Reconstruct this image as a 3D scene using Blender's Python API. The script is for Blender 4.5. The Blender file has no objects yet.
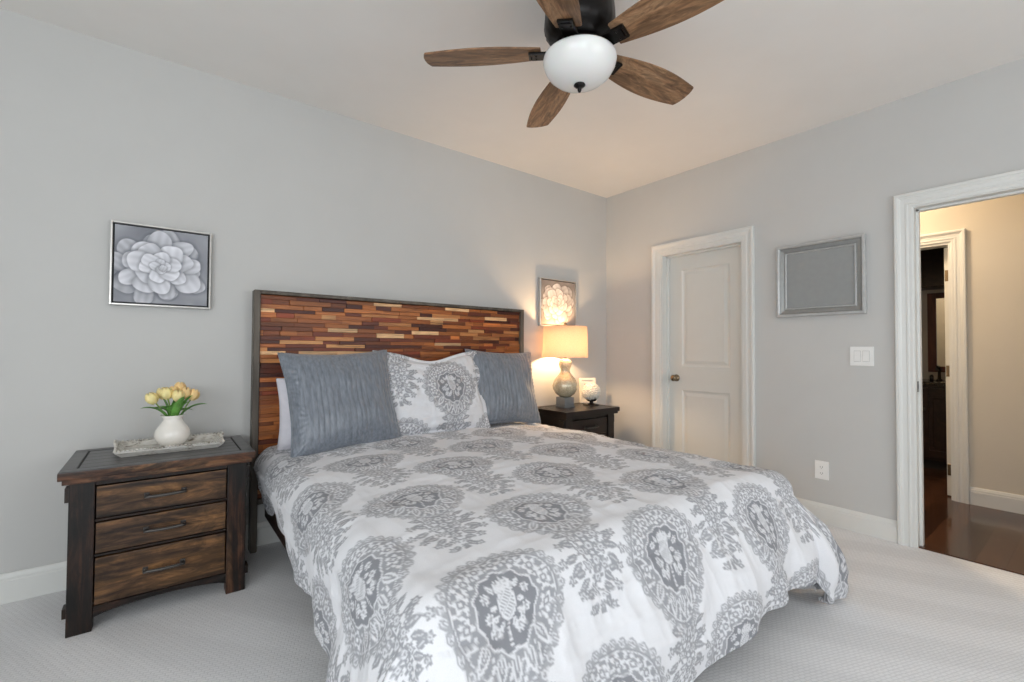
import bpy, bmesh, math, random
import numpy as np
from mathutils import Vector, Matrix, Euler

sc = bpy.context.scene
COL = sc.collection
PI = math.pi

# ------------------------------------------------------------------ camera
CAM = (0.0, -3.0944, 1.1696)
yaw, pitch, roll, FPX = 0.658, 0.0207, 0.0052, 456.26
Fw = Vector((math.sin(yaw) * math.cos(pitch), math.cos(yaw) * math.cos(pitch), math.sin(pitch)))
R0 = Vector((math.cos(yaw), -math.sin(yaw), 0)); U0 = R0.cross(Fw)
Rt = R0 * math.cos(roll) + U0 * math.sin(roll)
Up = U0 * math.cos(roll) - R0 * math.sin(roll)
cd = bpy.data.cameras.new('camera'); cd.sensor_width = 36.0; cd.lens = FPX / 1024 * 36.0
cd.clip_start = 0.02
cam = bpy.data.objects.new('camera', cd); COL.objects.link(cam)
m = Matrix((Rt, Up, -Fw)).transposed().to_4x4(); m.translation = CAM
cam.matrix_world = m
sc.camera = cam

# ------------------------------------------------------------------ view, world, daylight
sc.view_settings.view_transform = 'Standard'
sc.view_settings.look = 'None'
sc.view_settings.gamma = 1.0
sc.view_settings.use_curve_mapping = False
sc.view_settings.exposure = -0.03
try:
    sc.cycles.use_denoising = True
    sc.cycles.max_bounces = 10
    sc.cycles.diffuse_bounces = 6
    sc.cycles.sample_clamp_indirect = 6.0
    sc.cycles.caustics_reflective = False
    sc.cycles.caustics_refractive = False
except Exception:
    pass
world = bpy.data.worlds.new('world'); sc.world = world; world.use_nodes = True
world.node_tree.nodes['Background'].inputs[0].default_value = (0.75, 0.86, 1.0, 1)
world.node_tree.nodes['Background'].inputs[1].default_value = 0.6

H = 2.74; XW, XE, YS = -2.4, 3.6085, -4.8     # the room: headboard wall is y = 0
WIN_W = (-4.55, -2.75, 0.75, 2.25)            # west window: y0, y1, z0, z1
WIN_S = (-2.0, -0.2, 0.75, 2.25)                # south window: x0, x1, z0, z1

def area(name, loc, rot, sx, sy, power, color):
    l = bpy.data.lights.new(name, 'AREA'); l.shape = 'RECTANGLE'; l.size = sx; l.size_y = sy
    l.energy = power; l.color = color
    o = bpy.data.objects.new(name, l); o.location = loc; o.rotation_euler = rot; COL.objects.link(o)
    return o
WIN_FILL = (1.3, 2.9, 0.75, 2.25)  # made-up extra south window, added to brighten the right side of the room
# daylight through the windows behind the camera; the south-east lamp is added fill
area('daylight_west', (XW - 0.22, (WIN_W[0] + WIN_W[1]) / 2, 1.5), (0, -PI / 2, 0), 1.5, 1.8, 74, (0.93, 0.97, 1.0))
area('daylight_south', ((WIN_S[0] + WIN_S[1]) / 2, YS - 0.22, 1.5), (PI / 2, 0, 0), 1.8, 1.5, 61, (0.93, 0.97, 1.0))
area('fill_south_east', ((WIN_FILL[0] + WIN_FILL[1]) / 2, YS - 0.22, 1.5), (PI / 2, 0, 0), 1.6, 1.5, 40, (0.96, 0.98, 1.0))

# ------------------------------------------------------------------ materials
def lin(c):
    return tuple(((v / 255) / 12.92 if v / 255 <= 0.04045 else ((v / 255 + 0.055) / 1.055) ** 2.4) for v in c) + (1.0,)

class NT:
    def __init__(s, name):
        s.m = bpy.data.materials.new(name); s.m.use_nodes = True
        s.t = s.m.node_tree; s.b = s.t.nodes['Principled BSDF']; s.out = s.t.nodes['Material Output']
    def n(s, kind, **k):
        x = s.t.nodes.new('ShaderNode' + kind)
        for a, v in k.items():
            if a.startswith('i_'):
                x.inputs[a[2:].replace('_', ' ')].default_value = v
            else:
                setattr(x, a, v)
        return x
    def l(s, a, b): s.t.links.new(a, b)
    def coord(s, scale=(1, 1, 1), rot=(0, 0, 0)):
        tc = s.n('TexCoord'); mp = s.n('Mapping'); mp.inputs['Scale'].default_value = scale; mp.inputs['Rotation'].default_value = rot
        s.l(tc.outputs['Object'], mp.inputs['Vector']); return mp.outputs['Vector']
    def noise(s, vec, scale, detail=4, rough=0.55, dist=0.0):
        x = s.n('TexNoise'); x.inputs['Scale'].default_value = scale; x.inputs['Detail'].default_value = detail
        x.inputs['Roughness'].default_value = rough; x.inputs['Distortion'].default_value = dist
        if vec is not None: s.l(vec, x.inputs['Vector'])
        return x.outputs['Fac']
    def ramp(s, fac, stops):
        r = s.n('ValToRGB'); e = r.color_ramp.elements
        while len(e) < len(stops): e.new(0.5)
        for k, (p, c) in enumerate(stops):
            e[k].position = p; e[k].color = c
        s.l(fac, r.inputs['Fac']); return r.outputs['Color']
    def mix(s, fac, a, b, mode='MIX'):
        x = s.n('Mix', data_type='RGBA', blend_type=mode)
        for sock, v in ((x.inputs[0], fac), (x.inputs[6], a), (x.inputs[7], b)):
            if isinstance(v, (int, float)): sock.default_value = v
            elif isinstance(v, tuple): sock.default_value = v
            else: s.l(v, sock)
        return x.outputs[2]
    def math(s, op, a, b=None):
        x = s.n('Math', operation=op)
        for i, v in enumerate((a, b)):
            if v is None: continue
            if isinstance(v, (int, float)): x.inputs[i].default_value = v
            else: s.l(v, x.inputs[i])
        return x.outputs[0]
    def bump(s, h, strength, dist=0.01):
        x = s.n('Bump'); x.inputs['Strength'].default_value = strength; x.inputs['Distance'].default_value = dist
        s.l(h, x.inputs['Height']); s.l(x.outputs['Normal'], s.b.inputs['Normal'])
    def set(s, color=None, rough=None, metal=None, **k):
        if color is not None:
            if isinstance(color, tuple): s.b.inputs['Base Color'].default_value = color
            else: s.l(color, s.b.inputs['Base Color'])
        if rough is not None: s.b.inputs['Roughness'].default_value = rough
        if metal is not None: s.b.inputs['Metallic'].default_value = metal
        for a, v in k.items(): s.b.inputs[a.replace('_', ' ')].default_value = v
        return s

def plain(name, rgb, rough=0.5, metal=0.0, nscale=30, amount=0.06, bump=0.05, **k):
    t = NT(name); v = t.coord()
    f = t.noise(v, nscale, 3)
    c = lin(rgb); d = tuple(x * (1 - amount) for x in c[:3]) + (1,); b = tuple(min(1, x * (1 + amount)) for x in c[:3]) + (1,)
    t.set(t.ramp(f, [(0.3, d), (0.7, b)]), rough, metal, **k)
    if bump: t.bump(t.noise(v, nscale * 4, 2), bump, 0.003)
    return t.m

def wood(name, stops, axis='X', scale=1.0, rough=0.42, fine=0.5, spec=0.4, burn=0.0):
    t = NT(name)
    st = {'X': (1.1, 14, 14), 'Y': (14, 1.1, 14), 'Z': (14, 14, 1.1)}[axis]
    v = t.coord(tuple(q * scale for q in st))
    a = t.noise(v, 1.0, 6, 0.62, 0.9)
    v2 = t.coord(tuple(q * scale * 3.4 for q in st))
    b = t.noise(v2, 1.0, 4, 0.6, 0.3)
    v3 = t.coord((2.3 * scale, 2.3 * scale, 2.3 * scale))
    c = t.noise(v3, 1.0, 3, 0.5, 0.0)
    f = t.math('ADD', t.math('MULTIPLY', a, 0.62), t.math('ADD', t.math('MULTIPLY', b, 0.22), t.math('MULTIPLY', c, 0.26)))
    col = t.ramp(f, stops)
    if burn:
        v4 = t.coord(tuple(q * scale * 1.7 for q in {'X': (2.6, 9, 9), 'Y': (9, 2.6, 9), 'Z': (9, 9, 2.6)}[axis]))
        d = t.noise(v4, 1.0, 5, 0.68, 1.4)
        col = t.mix(burn, col, t.ramp(d, [(0.40, (0.06, 0.055, 0.05, 1)), (0.50, (0.5, 0.48, 0.46, 1)), (0.62, (1.25, 1.2, 1.15, 1))]), 'MULTIPLY')
    t.set(col, rough, 0.0, Specular_IOR_Level=spec)
    t.bump(b, 0.25 * fine, 0.004)
    return t.m

M = {}
M['wall'] = plain('wall_paint', (200, 200, 198), 0.85, nscale=4, amount=0.012, bump=0.03)
M['ceiling'] = plain('ceiling_paint', (236, 233, 229), 0.9, nscale=4, amount=0.012, bump=0.03)
M['hallwall'] = plain('hall_wall_paint', (213, 206, 193), 0.85, nscale=4, amount=0.012, bump=0.03)
M['trim'] = plain('white_trim_paint', (222, 223, 220), 0.38, nscale=6, amount=0.01, bump=0.0)
M['door'] = plain('white_door_paint', (220, 220, 215), 0.42, nscale=6, amount=0.01, bump=0.0)
M['plastic'] = plain('white_plastic', (240, 240, 238), 0.35, nscale=20, amount=0.01, bump=0.0)
M['channel'] = plain('dark_silver_channel', (158, 160, 159), 0.35, 0.6, bump=0)
M['bezel'] = plain('pale_bezel', (196, 196, 193), 0.45, bump=0)
M['slot'] = plain('grey_slot', (120, 120, 118), 0.5, bump=0)
W_DARK = [(0.34, lin((12, 9, 8))), (0.45, lin((44, 30, 21))), (0.54, lin((92, 66, 44))), (0.63, lin((138, 100, 62))), (0.76, lin((96, 54, 32)))]
W_POST = [(0.36, lin((8, 7, 7))), (0.52, lin((24, 17, 14))), (0.62, lin((62, 38, 26))), (0.74, lin((100, 76, 54)))]
W_EDGE = [(0.30, lin((16, 11, 9))), (0.47, lin((52, 32, 22))), (0.57, lin((98, 62, 40))), (0.70, lin((122, 92, 62)))]
M['ns_drawer'] = wood('rustic_drawer_wood', W_DARK, 'X', 1.15, burn=0.66)
M['ns_post'] = wood('rustic_post_wood', [(a_, tuple(min(1, 1.25 * q) for q in c_[:3]) + (1,)) for a_, c_ in W_POST], 'Z', 1.1, burn=0.8)
M['ns_side'] = wood('rustic_side_wood', [(0.3, lin((9, 7, 6))), (0.5, lin((24, 16, 12))), (0.7, lin((52, 33, 22)))], 'Y', 1.0)
M['ns_top'] = wood('rustic_top_wood', W_EDGE, 'X', 1.2, burn=0.85)
M['ns_inlay'] = wood('slate_grey_top_planks', [(0.3, lin((50, 50, 51))), (0.5, lin((74, 74, 75))), (0.7, lin((98, 97, 97)))], 'X', 1.3, rough=0.33, fine=0.3, spec=0.6)
M['ns2_wood'] = wood('near_black_wood', [(0.3, lin((6, 5, 5))), (0.5, lin((14, 10, 10))), (0.7, lin((30, 18, 17)))], 'X', 1.0, rough=0.36)  # far nightstand: darker tones than the near one, here and in the next materials
M['ns2_top'] = wood('near_black_top', [(0.3, lin((10, 8, 8))), (0.5, lin((22, 17, 16))), (0.7, lin((44, 34, 30)))], 'X', 1.0, rough=0.28)
M['ns2_drawer'] = wood('dark_red_drawer', [(0.3, lin((9, 6, 6))), (0.5, lin((22, 13, 12))), (0.7, lin((42, 22, 20)))], 'X', 1.0, rough=0.36)
M['ns_apron'] = wood('burnt_apron_wood', W_POST, 'X', 1.1, burn=0.8)
M['groove'] = plain('dark_recess', (12, 10, 9), 0.7, bump=0)
M['iron'] = plain('dark_iron', (92, 90, 88), 0.34, 0.85, bump=0.05)
M['espresso'] = wood('espresso_wood', [(0.3, lin((14, 10, 10))), (0.5, lin((30, 20, 19))), (0.7, lin((52, 34, 30)))], 'X', 1.0, rough=0.3)
M['bronze'] = plain('oil_rubbed_bronze', (22, 19, 18), 0.35, 0.55, bump=0.03)
M['bladewood'] = wood('weathered_oak_blade', [(0.3, lin((84, 58, 40))), (0.45, lin((128, 94, 66))), (0.56, lin((160, 124, 92))), (0.72, lin((188, 156, 124)))], 'X', 1.6, rough=0.4, burn=0.55)
M['milkglass'] = plain('white_glass', (240, 241, 239), 0.22, nscale=10, amount=0.01, bump=0, Subsurface_Weight=0.15)
M['chrome'] = plain('brushed_silver', (150, 152, 154), 0.42, 0.6, bump=0.02)
M['silver'] = plain('silver_frame', (212, 213, 213), 0.33, 0.8, bump=0.02)
M['mirror'] = plain('mirror_glass', (176, 180, 182), 0.02, 1.0, amount=0.0, bump=0)
M['grey_panel'] = plain('plain_grey_panel', (150, 153, 153), 0.28, 0.0, amount=0.03, bump=0)  # one even grey over the whole framed panel
M['nickel'] = plain('aged_nickel', (150, 134, 112), 0.25, 1.0, bump=0)
M['steel'] = wood('aged_steel_frame', [(0.3, lin((46, 40, 35))), (0.5, lin((74, 67, 59))), (0.7, lin((112, 104, 94)))], 'Z', 0.8, rough=0.45)
M['ceramic'] = plain('cream_ceramic', (240, 236, 229), 0.12, nscale=25, amount=0.02, bump=0.02)
M['sheet'] = plain('white_cotton', (226, 224, 232), 0.9, nscale=60, amount=0.02, bump=0.1)
M['mattress'] = plain('mattress_ticking', (214, 214, 214), 0.9, bump=0.1)
M['frameblack'] = plain('black_frame_gap', (30, 31, 33), 0.5, bump=0)
M['paleframe'] = plain('champagne_frame', (206, 204, 200), 0.3, 0.6, bump=0)
M['leaf'] = plain('tulip_leaf', (104, 158, 74), 0.45, nscale=40, amount=0.3, bump=0.1)
M['stem'] = plain('tulip_stem', (132, 160, 84), 0.5, nscale=40, amount=0.15, bump=0)
M['petal_y'] = plain('yellow_tulip', (246, 226, 160), 0.5, nscale=50, amount=0.1, bump=0.1, Subsurface_Weight=0.1)
M['petal_o'] = plain('peach_tulip', (246, 208, 146), 0.5, nscale=50, amount=0.12, bump=0.1, Subsurface_Weight=0.1)
M['flowerwhite'] = plain('white_blossom', (236, 232, 222), 0.6, nscale=90, amount=0.1, bump=0.4)
M['darkglass'] = plain('dark_glass', (38, 32, 28), 0.1, 0.2, bump=0)
M['cardwhite'] = plain('white_card', (236, 230, 220), 0.5, bump=0)
M['ink'] = plain('grey_ink', (120, 108, 96), 0.7, bump=0)
M['granite'] = plain('dark_granite', (34, 32, 32), 0.15, nscale=60, amount=0.5, bump=0)
M['redwood'] = wood('red_brown_frame', [(0.3, lin((52, 22, 14))), (0.55, lin((92, 40, 24))), (0.7, lin((120, 60, 36)))], 'Z', 1.0)

def mat_carpet():
    t = NT('grey_carpet')
    v = t.coord((1, 1, 1), (0, 0, 0.35))
    br = t.n('TexBrick'); br.offset = 0.5
    br.inputs['Scale'].default_value = 1.0
    br.inputs['Brick Width'].default_value = 0.026; br.inputs['Row Height'].default_value = 0.013
    br.inputs['Mortar Size'].default_value = 0.0028; br.inputs['Mortar Smooth'].default_value = 0.9
    br.inputs['Color1'].default_value = (1, 1, 1, 1); br.inputs['Color2'].default_value = (0.86, 0.86, 0.86, 1); br.inputs['Mortar'].default_value = (0.40, 0.40, 0.40, 1)
    nz = t.n('TexNoise'); nz.inputs['Scale'].default_value = 45; nz.inputs['Detail'].default_value = 2
    t.l(v, nz.inputs['Vector'])
    vm = t.n('VectorMath', operation='MULTIPLY_ADD'); t.l(nz.outputs['Color'], vm.inputs[0]); vm.inputs[1].default_value = (0.008, 0.008, 0); t.l(v, vm.inputs[2])
    t.l(vm.outputs[0], br.inputs['Vector'])
    g = t.n('RGBToBW'); t.l(br.outputs['Color'], g.inputs[0])
    fine = t.noise(v, 420, 2, 0.7)
    h = t.math('ADD', t.math('MULTIPLY', g.outputs[0], 0.7), t.math('MULTIPLY', fine, 0.5))
    base = t.ramp(h, [(0.2, lin((203, 203, 205))), (0.95, lin((237, 237, 238)))])
    # vacuum tracks: broad bands where the pile leans the other way
    v2 = t.coord((1, 1, 1), (0, 0, -0.55))
    wv = t.n('TexWave', wave_type='BANDS', bands_direction='X'); wv.inputs['Scale'].default_value = 0.9; wv.inputs['Distortion'].default_value = 3.2
    wv.inputs['Detail'].default_value = 1.0; wv.inputs['Detail Scale'].default_value = 0.7
    t.l(v2, wv.inputs['Vector'])
    tr = t.ramp(wv.outputs['Fac'], [(0.30, (0.94, 0.94, 0.94, 1)), (0.70, (1.0, 1.0, 1.0, 1))])
    t.set(t.mix(1.0, base, tr, 'MULTIPLY'), 0.95, 0.0, Specular_IOR_Level=0.1)
    t.bump(h, 0.33, 0.005)
    return t.m
M['carpet'] = mat_carpet()

def mat_hallfloor():
    t = NT('dark_hardwood_floor')
    v = t.coord((1, 1, 1), (0, 0, 0.0))
    br = t.n('TexBrick'); br.offset = 0.37
    br.inputs['Scale'].default_value = 1.0; br.inputs['Brick Width'].default_value = 0.85; br.inputs['Row Height'].default_value = 0.12
    br.inputs['Mortar Size'].default_value = 0.002
    br.inputs['Color1'].default_value = lin((58, 36, 26)); br.inputs['Color2'].default_value = lin((92, 60, 42)); br.inputs['Mortar'].default_value = lin((24, 14, 10))
    t.l(v, br.inputs['Vector'])
    v2 = t.coord((3, 40, 3)); g = t.noise(v2, 1.0, 5, 0.6, 0.6)
    gr = t.ramp(g, [(0.3, (0.55, 0.55, 0.55, 1)), (0.7, (1.1, 1.1, 1.1, 1))])
    t.set(t.mix(1.0, br.outputs['Color'], gr, 'MULTIPLY'), 0.13, 0.0, Specular_IOR_Level=0.6)
    t.bump(t.noise(v, 6, 3), 0.08, 0.01)
    return t.m
M['hallfloor'] = mat_hallfloor()

def mat_damask():
    t = NT('damask_cotton')
    a = t.n('Attribute'); a.attribute_name = 'pattern'
    v = t.coord(); w = t.noise(v, 420, 2, 0.6)
    c = t.mix(a.outputs['Fac'], lin((230, 231, 235)), lin((138, 140, 146)))
    c = t.mix(0.14, c, t.ramp(w, [(0.3, (0.5, 0.5, 0.5, 1)), (0.7, (1, 1, 1, 1))]), 'MULTIPLY')
    t.set(c, 0.75, 0.0, Specular_IOR_Level=0.25, Sheen_Weight=0.1)
    t.bump(w, 0.12, 0.002)
    return t.m
M['damask'] = mat_damask()

def mat_satin():
    t = NT('slate_blue_satin')
    v = t.coord((90, 90, 18)); f = t.noise(v, 1.0, 3)
    t.set(t.ramp(f, [(0.3, lin((100, 107, 117))), (0.7, lin((132, 139, 149)))]), 0.36, 0.0, Sheen_Weight=0.35, Specular_IOR_Level=0.55)
    t.bump(f, 0.1, 0.002)
    return t.m
M['satin'] = mat_satin()

def mat_attrcolor(name, rough=0.6, grain=False):
    t = NT(name)
    a = t.n('Attribute'); a.attribute_name = 'tone'
    c = a.outputs['Color']
    if grain:
        v = t.coord((6, 60, 110)); g = t.noise(v, 1.0, 5, 0.62, 0.5)
        c = t.mix(1.0, c, t.ramp(g, [(0.30, (0.36, 0.30, 0.26, 1)), (0.46, (0.85, 0.82, 0.80, 1)), (0.72, (1.3, 1.25, 1.2, 1))]), 'MULTIPLY')
        t.bump(g, 0.2, 0.003)
    else:
        t.bump(t.noise(t.coord(), 350, 2), 0.15, 0.002)
    t.set(c, rough)
    return t.m
M['mosaic'] = mat_attrcolor('reclaimed_wood_strips', 0.42, True)
M['paint'] = mat_attrcolor('painted_canvas', 0.7)

def mat_emit(name, rgb, strength):
    t = NT(name); c = lin(rgb)
    t.set(c, 0.5); t.b.inputs['Emission Color'].default_value = c; t.b.inputs['Emission Strength'].default_value = strength
    return t.m
M['bulb'] = mat_emit('warm_bulb', (255, 212, 160), 580.0)
M['hall_lens'] = mat_emit('warm_hall_lens', (255, 226, 188), 135.0)

def mat_shade():
    t = NT('linen_lamp_shade')
    v = t.coord((160, 160, 160)); f = t.noise(v, 1.0, 2)
    col = t.ramp(f, [(0.3, lin((226, 206, 190))), (0.7, lin((240, 222, 206)))])
    d = t.n('BsdfDiffuse'); tr = t.n('BsdfTranslucent'); mx = t.n('MixShader'); mx.inputs[0].default_value = 0.55
    t.l(col, d.inputs['Color']); t.l(col, tr.inputs['Color'])
    t.l(d.outputs[0], mx.inputs[1]); t.l(tr.outputs[0], mx.inputs[2]); t.l(mx.outputs[0], t.out.inputs['Surface'])
    return t.m
M['shade'] = mat_shade()

def mat_seeded():
    t = NT('mercury_glass')
    v = t.coord(); f = t.noise(v, 70, 4, 0.7)
    t.set(t.ramp(f, [(0.3, lin((186, 172, 144))), (0.55, lin((214, 202, 174))), (0.75, lin((232, 222, 200)))]), 0.18, 0.25, Specular_IOR_Level=0.7, Coat_Weight=0.4)
    t.bump(f, 0.25, 0.004)
    return t.m
M['gourd'] = mat_seeded()

def mat_tray():
    t = NT('distressed_white_wood')
    v = t.coord((12, 30, 30)); f = t.noise(v, 1.6, 6, 0.7, 0.5)
    t.set(t.ramp(f, [(0.36, lin((122, 112, 98))), (0.48, lin((206, 202, 194))), (0.7, lin((228, 226, 222)))]), 0.55)
    t.bump(f, 0.2, 0.003)
    return t.m
M['tray'] = mat_tray()

def mat_pane():
    t = NT('window_glass')
    tr = t.n('BsdfTransparent'); gl = t.n('BsdfGlossy'); gl.inputs['Roughness'].default_value = 0.02
    mx = t.n('MixShader'); mx.inputs[0].default_value = 0.06
    t.l(tr.outputs[0], mx.inputs[1]); t.l(gl.outputs[0], mx.inputs[2]); t.l(mx.outputs[0], t.out.inputs['Surface'])
    return t.m
M['pane'] = mat_pane()

# ------------------------------------------------------------------ mesh helpers
class MB:
    """collects shapes; build() links them as ONE mesh object"""
    def __init__(s): s.bm = bmesh.new()
    def merge(s, b, Mx=None, smooth=False):
        if Mx is not None: bmesh.ops.transform(b, matrix=Mx, verts=b.verts)
        if smooth:
            for f in b.faces: f.smooth = True
        me = bpy.data.meshes.new('tmp'); b.to_mesh(me); b.free()
        s.bm.from_mesh(me); bpy.data.meshes.remove(me)
        return s
    def box(s, x0, x1, y0, y1, z0, z1, bev=0.0, seg=2, Mx=None):
        b = bmesh.new(); bmesh.ops.create_cube(b, size=1.0)
        T = Matrix.Translation(((x0 + x1) / 2, (y0 + y1) / 2, (z0 + z1) / 2)) @ Matrix.Diagonal((abs(x1 - x0), abs(y1 - y0), abs(z1 - z0), 1))
        bmesh.ops.transform(b, matrix=T, verts=b.verts)
        if bev > 0: bmesh.ops.bevel(b, geom=b.edges[:], offset=bev, segments=seg, affect='EDGES', profile=0.7)
        return s.merge(b, Mx)
    def lathe(s, prof, c=(0, 0, 0), n=40, Mx=None, smooth=True, fn=None):
        b = bmesh.new(); rings = []
        for r, z in prof:
            if r < 1e-6: rings.append([b.verts.new((0, 0, z))]); continue
            ring = []
            for k in range(n):
                a = 2 * PI * k / n; rr = r * (fn(a, z) if fn else 1)
                ring.append(b.verts.new((rr * math.cos(a), rr * math.sin(a), z)))
            rings.append(ring)
        for A, B in zip(rings, rings[1:]):
            for k in range(n):
                k2 = (k + 1) % n
                if len(A) == 1 and len(B) == 1: continue
                if len(A) == 1: b.faces.new((A[0], B[k2], B[k]))
                elif len(B) == 1: b.faces.new((A[k], A[k2], B[0]))
                else: b.faces.new((A[k], A[k2], B[k2], B[k]))
        bmesh.ops.recalc_face_normals(b, faces=b.faces)
        T = Matrix.Translation(c)
        return s.merge(b, (Mx @ T) if Mx is not None else T, smooth)
    def tube(s, path, rad, n=10, smooth=True, Mx=None, caps=True):
        path = [Vector(p) for p in path]; b = bmesh.new(); rings = []
        ref = Vector((0, 0, 1))
        for i, p in enumerate(path):
            d = (path[min(i + 1, len(path) - 1)] - path[max(i - 1, 0)]).normalized()
            if abs(d.dot(ref)) > 0.95: ref = Vector((1, 0, 0))
            u = d.cross(ref).normalized(); w = u.cross(d)
            r = rad[i] if isinstance(rad, (list, tuple)) else rad
            rings.append([b.verts.new(p + (u * math.cos(2 * PI * k / n) + w * math.sin(2 * PI * k / n)) * r) for k in range(n)])
        for A, B in zip(rings, rings[1:]):
            for k in range(n): b.faces.new((A[k], A[(k + 1) % n], B[(k + 1) % n], B[k]))
        if caps: b.faces.new(rings[0][::-1]); b.faces.new(rings[-1])
        bmesh.ops.recalc_face_normals(b, faces=b.faces)
        return s.merge(b, Mx, smooth)
    def prism(s, pts, z0, z1, Mx=None, bev=0.0):
        """polygon (x, y) extruded z0..z1"""
        b = bmesh.new(); lo = [b.verts.new((x, y, z0)) for x, y in pts]; hi = [b.verts.new((x, y, z1)) for x, y in pts]
        b.faces.new(lo[::-1]); b.faces.new(hi)
        for k in range(len(pts)): b.faces.new((lo[k], lo[(k + 1) % len(pts)], hi[(k + 1) % len(pts)], hi[k]))
        bmesh.ops.recalc_face_normals(b, faces=b.faces)
        if bev: bmesh.ops.bevel(b, geom=b.edges[:], offset=bev, segments=2, affect='EDGES')
        return s.merge(b, Mx)
    def sphere(s, c, r, sub=2, scale=(1, 1, 1), Mx=None):
        b = bmesh.new(); bmesh.ops.create_icosphere(b, subdivisions=sub, radius=r)
        T = Matrix.Translation(c) @ Matrix.Diagonal((*scale, 1))
        return s.merge(b, (Mx @ T) if Mx is not None else T, True)
    def build(s, name, mat, parent=None, loc=None):
        me = bpy.data.meshes.new(name); s.bm.to_mesh(me); s.bm.free()
        return link(name, me, mat, parent, loc)

def link(name, me, mat, parent=None, loc=None):
    me.materials.append(M[mat] if isinstance(mat, str) else mat)
    o = bpy.data.objects.new(name, me); COL.objects.link(o)
    if parent is not None: o.parent = parent
    if loc is not None: o.location = loc
    return o

def tag(o, label, cat, group=None):
    o['label'] = label; o['category'] = cat
    if group: o['group'] = group
    return o
def thing(name, label, cat, loc=(0, 0, 0), rz=0.0, group=None):
    o = bpy.data.objects.new(name, None); o.empty_display_size = 0.1; COL.objects.link(o)
    o.location = loc; o.rotation_euler = (0, 0, rz)
    return tag(o, label, cat, group)
def struct(o):
    o['kind'] = 'structure'; return o

def grid_mesh(name, P, wrap=False):
    """P: (n, m, 3) array -> mesh of quads"""
    n, mm = P.shape[:2]
    me = bpy.data.meshes.new(name)
    idx = np.arange(n * mm).reshape(n, mm)
    q = np.stack([idx[:-1, :-1], idx[1:, :-1], idx[1:, 1:], idx[:-1, 1:]], -1).reshape(-1, 4)
    return np_mesh(me, P.reshape(-1, 3), q)
def np_mesh(me, V, Q):
    me.vertices.add(len(V)); me.vertices.foreach_set('co', np.ascontiguousarray(V, dtype=np.float32).ravel())
    nf = len(Q); me.loops.add(nf * 4); me.loops.foreach_set('vertex_index', np.ascontiguousarray(Q, dtype=np.int32).ravel())
    me.polygons.add(nf); me.polygons.foreach_set('loop_start', np.arange(0, nf * 4, 4, dtype=np.int32))
    me.update(calc_edges=True); me.validate()
    me.polygons.foreach_set('use_smooth', np.ones(len(me.polygons), dtype=bool))
    return me
def set_float(me, name, arr):
    a = me.attributes.new(name, 'FLOAT', 'POINT'); a.data.foreach_set('value', np.ascontiguousarray(arr, dtype=np.float32).ravel())
def set_color(me, name, arr):
    a = me.attributes.new(name, 'FLOAT_COLOR', 'POINT'); a.data.foreach_set('color', np.ascontiguousarray(arr, dtype=np.float32).ravel())

def vnoise(x, y, seed=0):
    """smooth value noise in [-1, 1]"""
    rs = np.random.RandomState(seed); T = rs.rand(64, 64) * 2 - 1
    xi = np.floor(x).astype(int); yi = np.floor(y).astype(int); fx = x - xi; fy = y - yi
    fx = fx * fx * (3 - 2 * fx); fy = fy * fy * (3 - 2 * fy)
    g = lambda a, b: T[a % 64, b % 64]
    return (g(xi, yi) * (1 - fx) + g(xi + 1, yi) * fx) * (1 - fy) + (g(xi, yi + 1) * (1 - fx) + g(xi + 1, yi + 1) * fx) * fy
def sstep(a, b, x):
    t = np.clip((x - a) / (b - a), 0, 1); return t * t * (3 - 2 * t)

# ------------------------------------------------------------------ room shell
T = 0.13
def wall_with_holes(name, axis, p0, p1, a0, a1, holes, mat):
    """slab between p0..p1 on the axis, spanning a0..a1 along the other, with rectangular holes (b0, b1, z0, z1)"""
    mb = MB(); cuts = sorted(holes); pos = a0
    def add(b0, b1, z0, z1):
        if b1 - b0 < 1e-4 or z1 - z0 < 1e-4: return
        if axis == 'x': mb.box(p0, p1, b0, b1, z0, z1)
        else: mb.box(b0, b1, p0, p1, z0, z1)
    for b0, b1, z0, z1 in cuts:
        add(pos, b0, 0, H); add(b0, b1, 0, z0); add(b0, b1, z1, H); pos = b1
    add(pos, a1, 0, H)
    return struct(mb.build(name, mat))

CL = (-1.385, -0.640, 2.053)     # closet opening y0, y1, top
DW = (-3.24, -2.388, 2.065)     # doorway to the hall
struct(MB().box(XW - T, XE + 0.012, YS - T, T, -0.1, 0.0).build('floor', 'carpet'))
struct(MB().box(XW - T, XE + T, YS - T, T, H, H + 0.1).build('ceiling', 'ceiling'))
wall_with_holes('wall_north', 'y', 0.0, T, XW - T, XE + T, [], 'wall')
wall_with_holes('wall_east', 'x', XE, XE + T, YS, 0.0, [(DW[0], DW[1], 0, DW[2]), (CL[0], CL[1], 0, CL[2])], 'wall')
wall_with_holes('wall_west', 'x', XW - T, XW, YS, 0.0, [WIN_W], 'wall')
wall_with_holes('wall_south', 'y', YS - T, YS, XW - T, XE + T, [WIN_S, WIN_FILL], 'wall')

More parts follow.
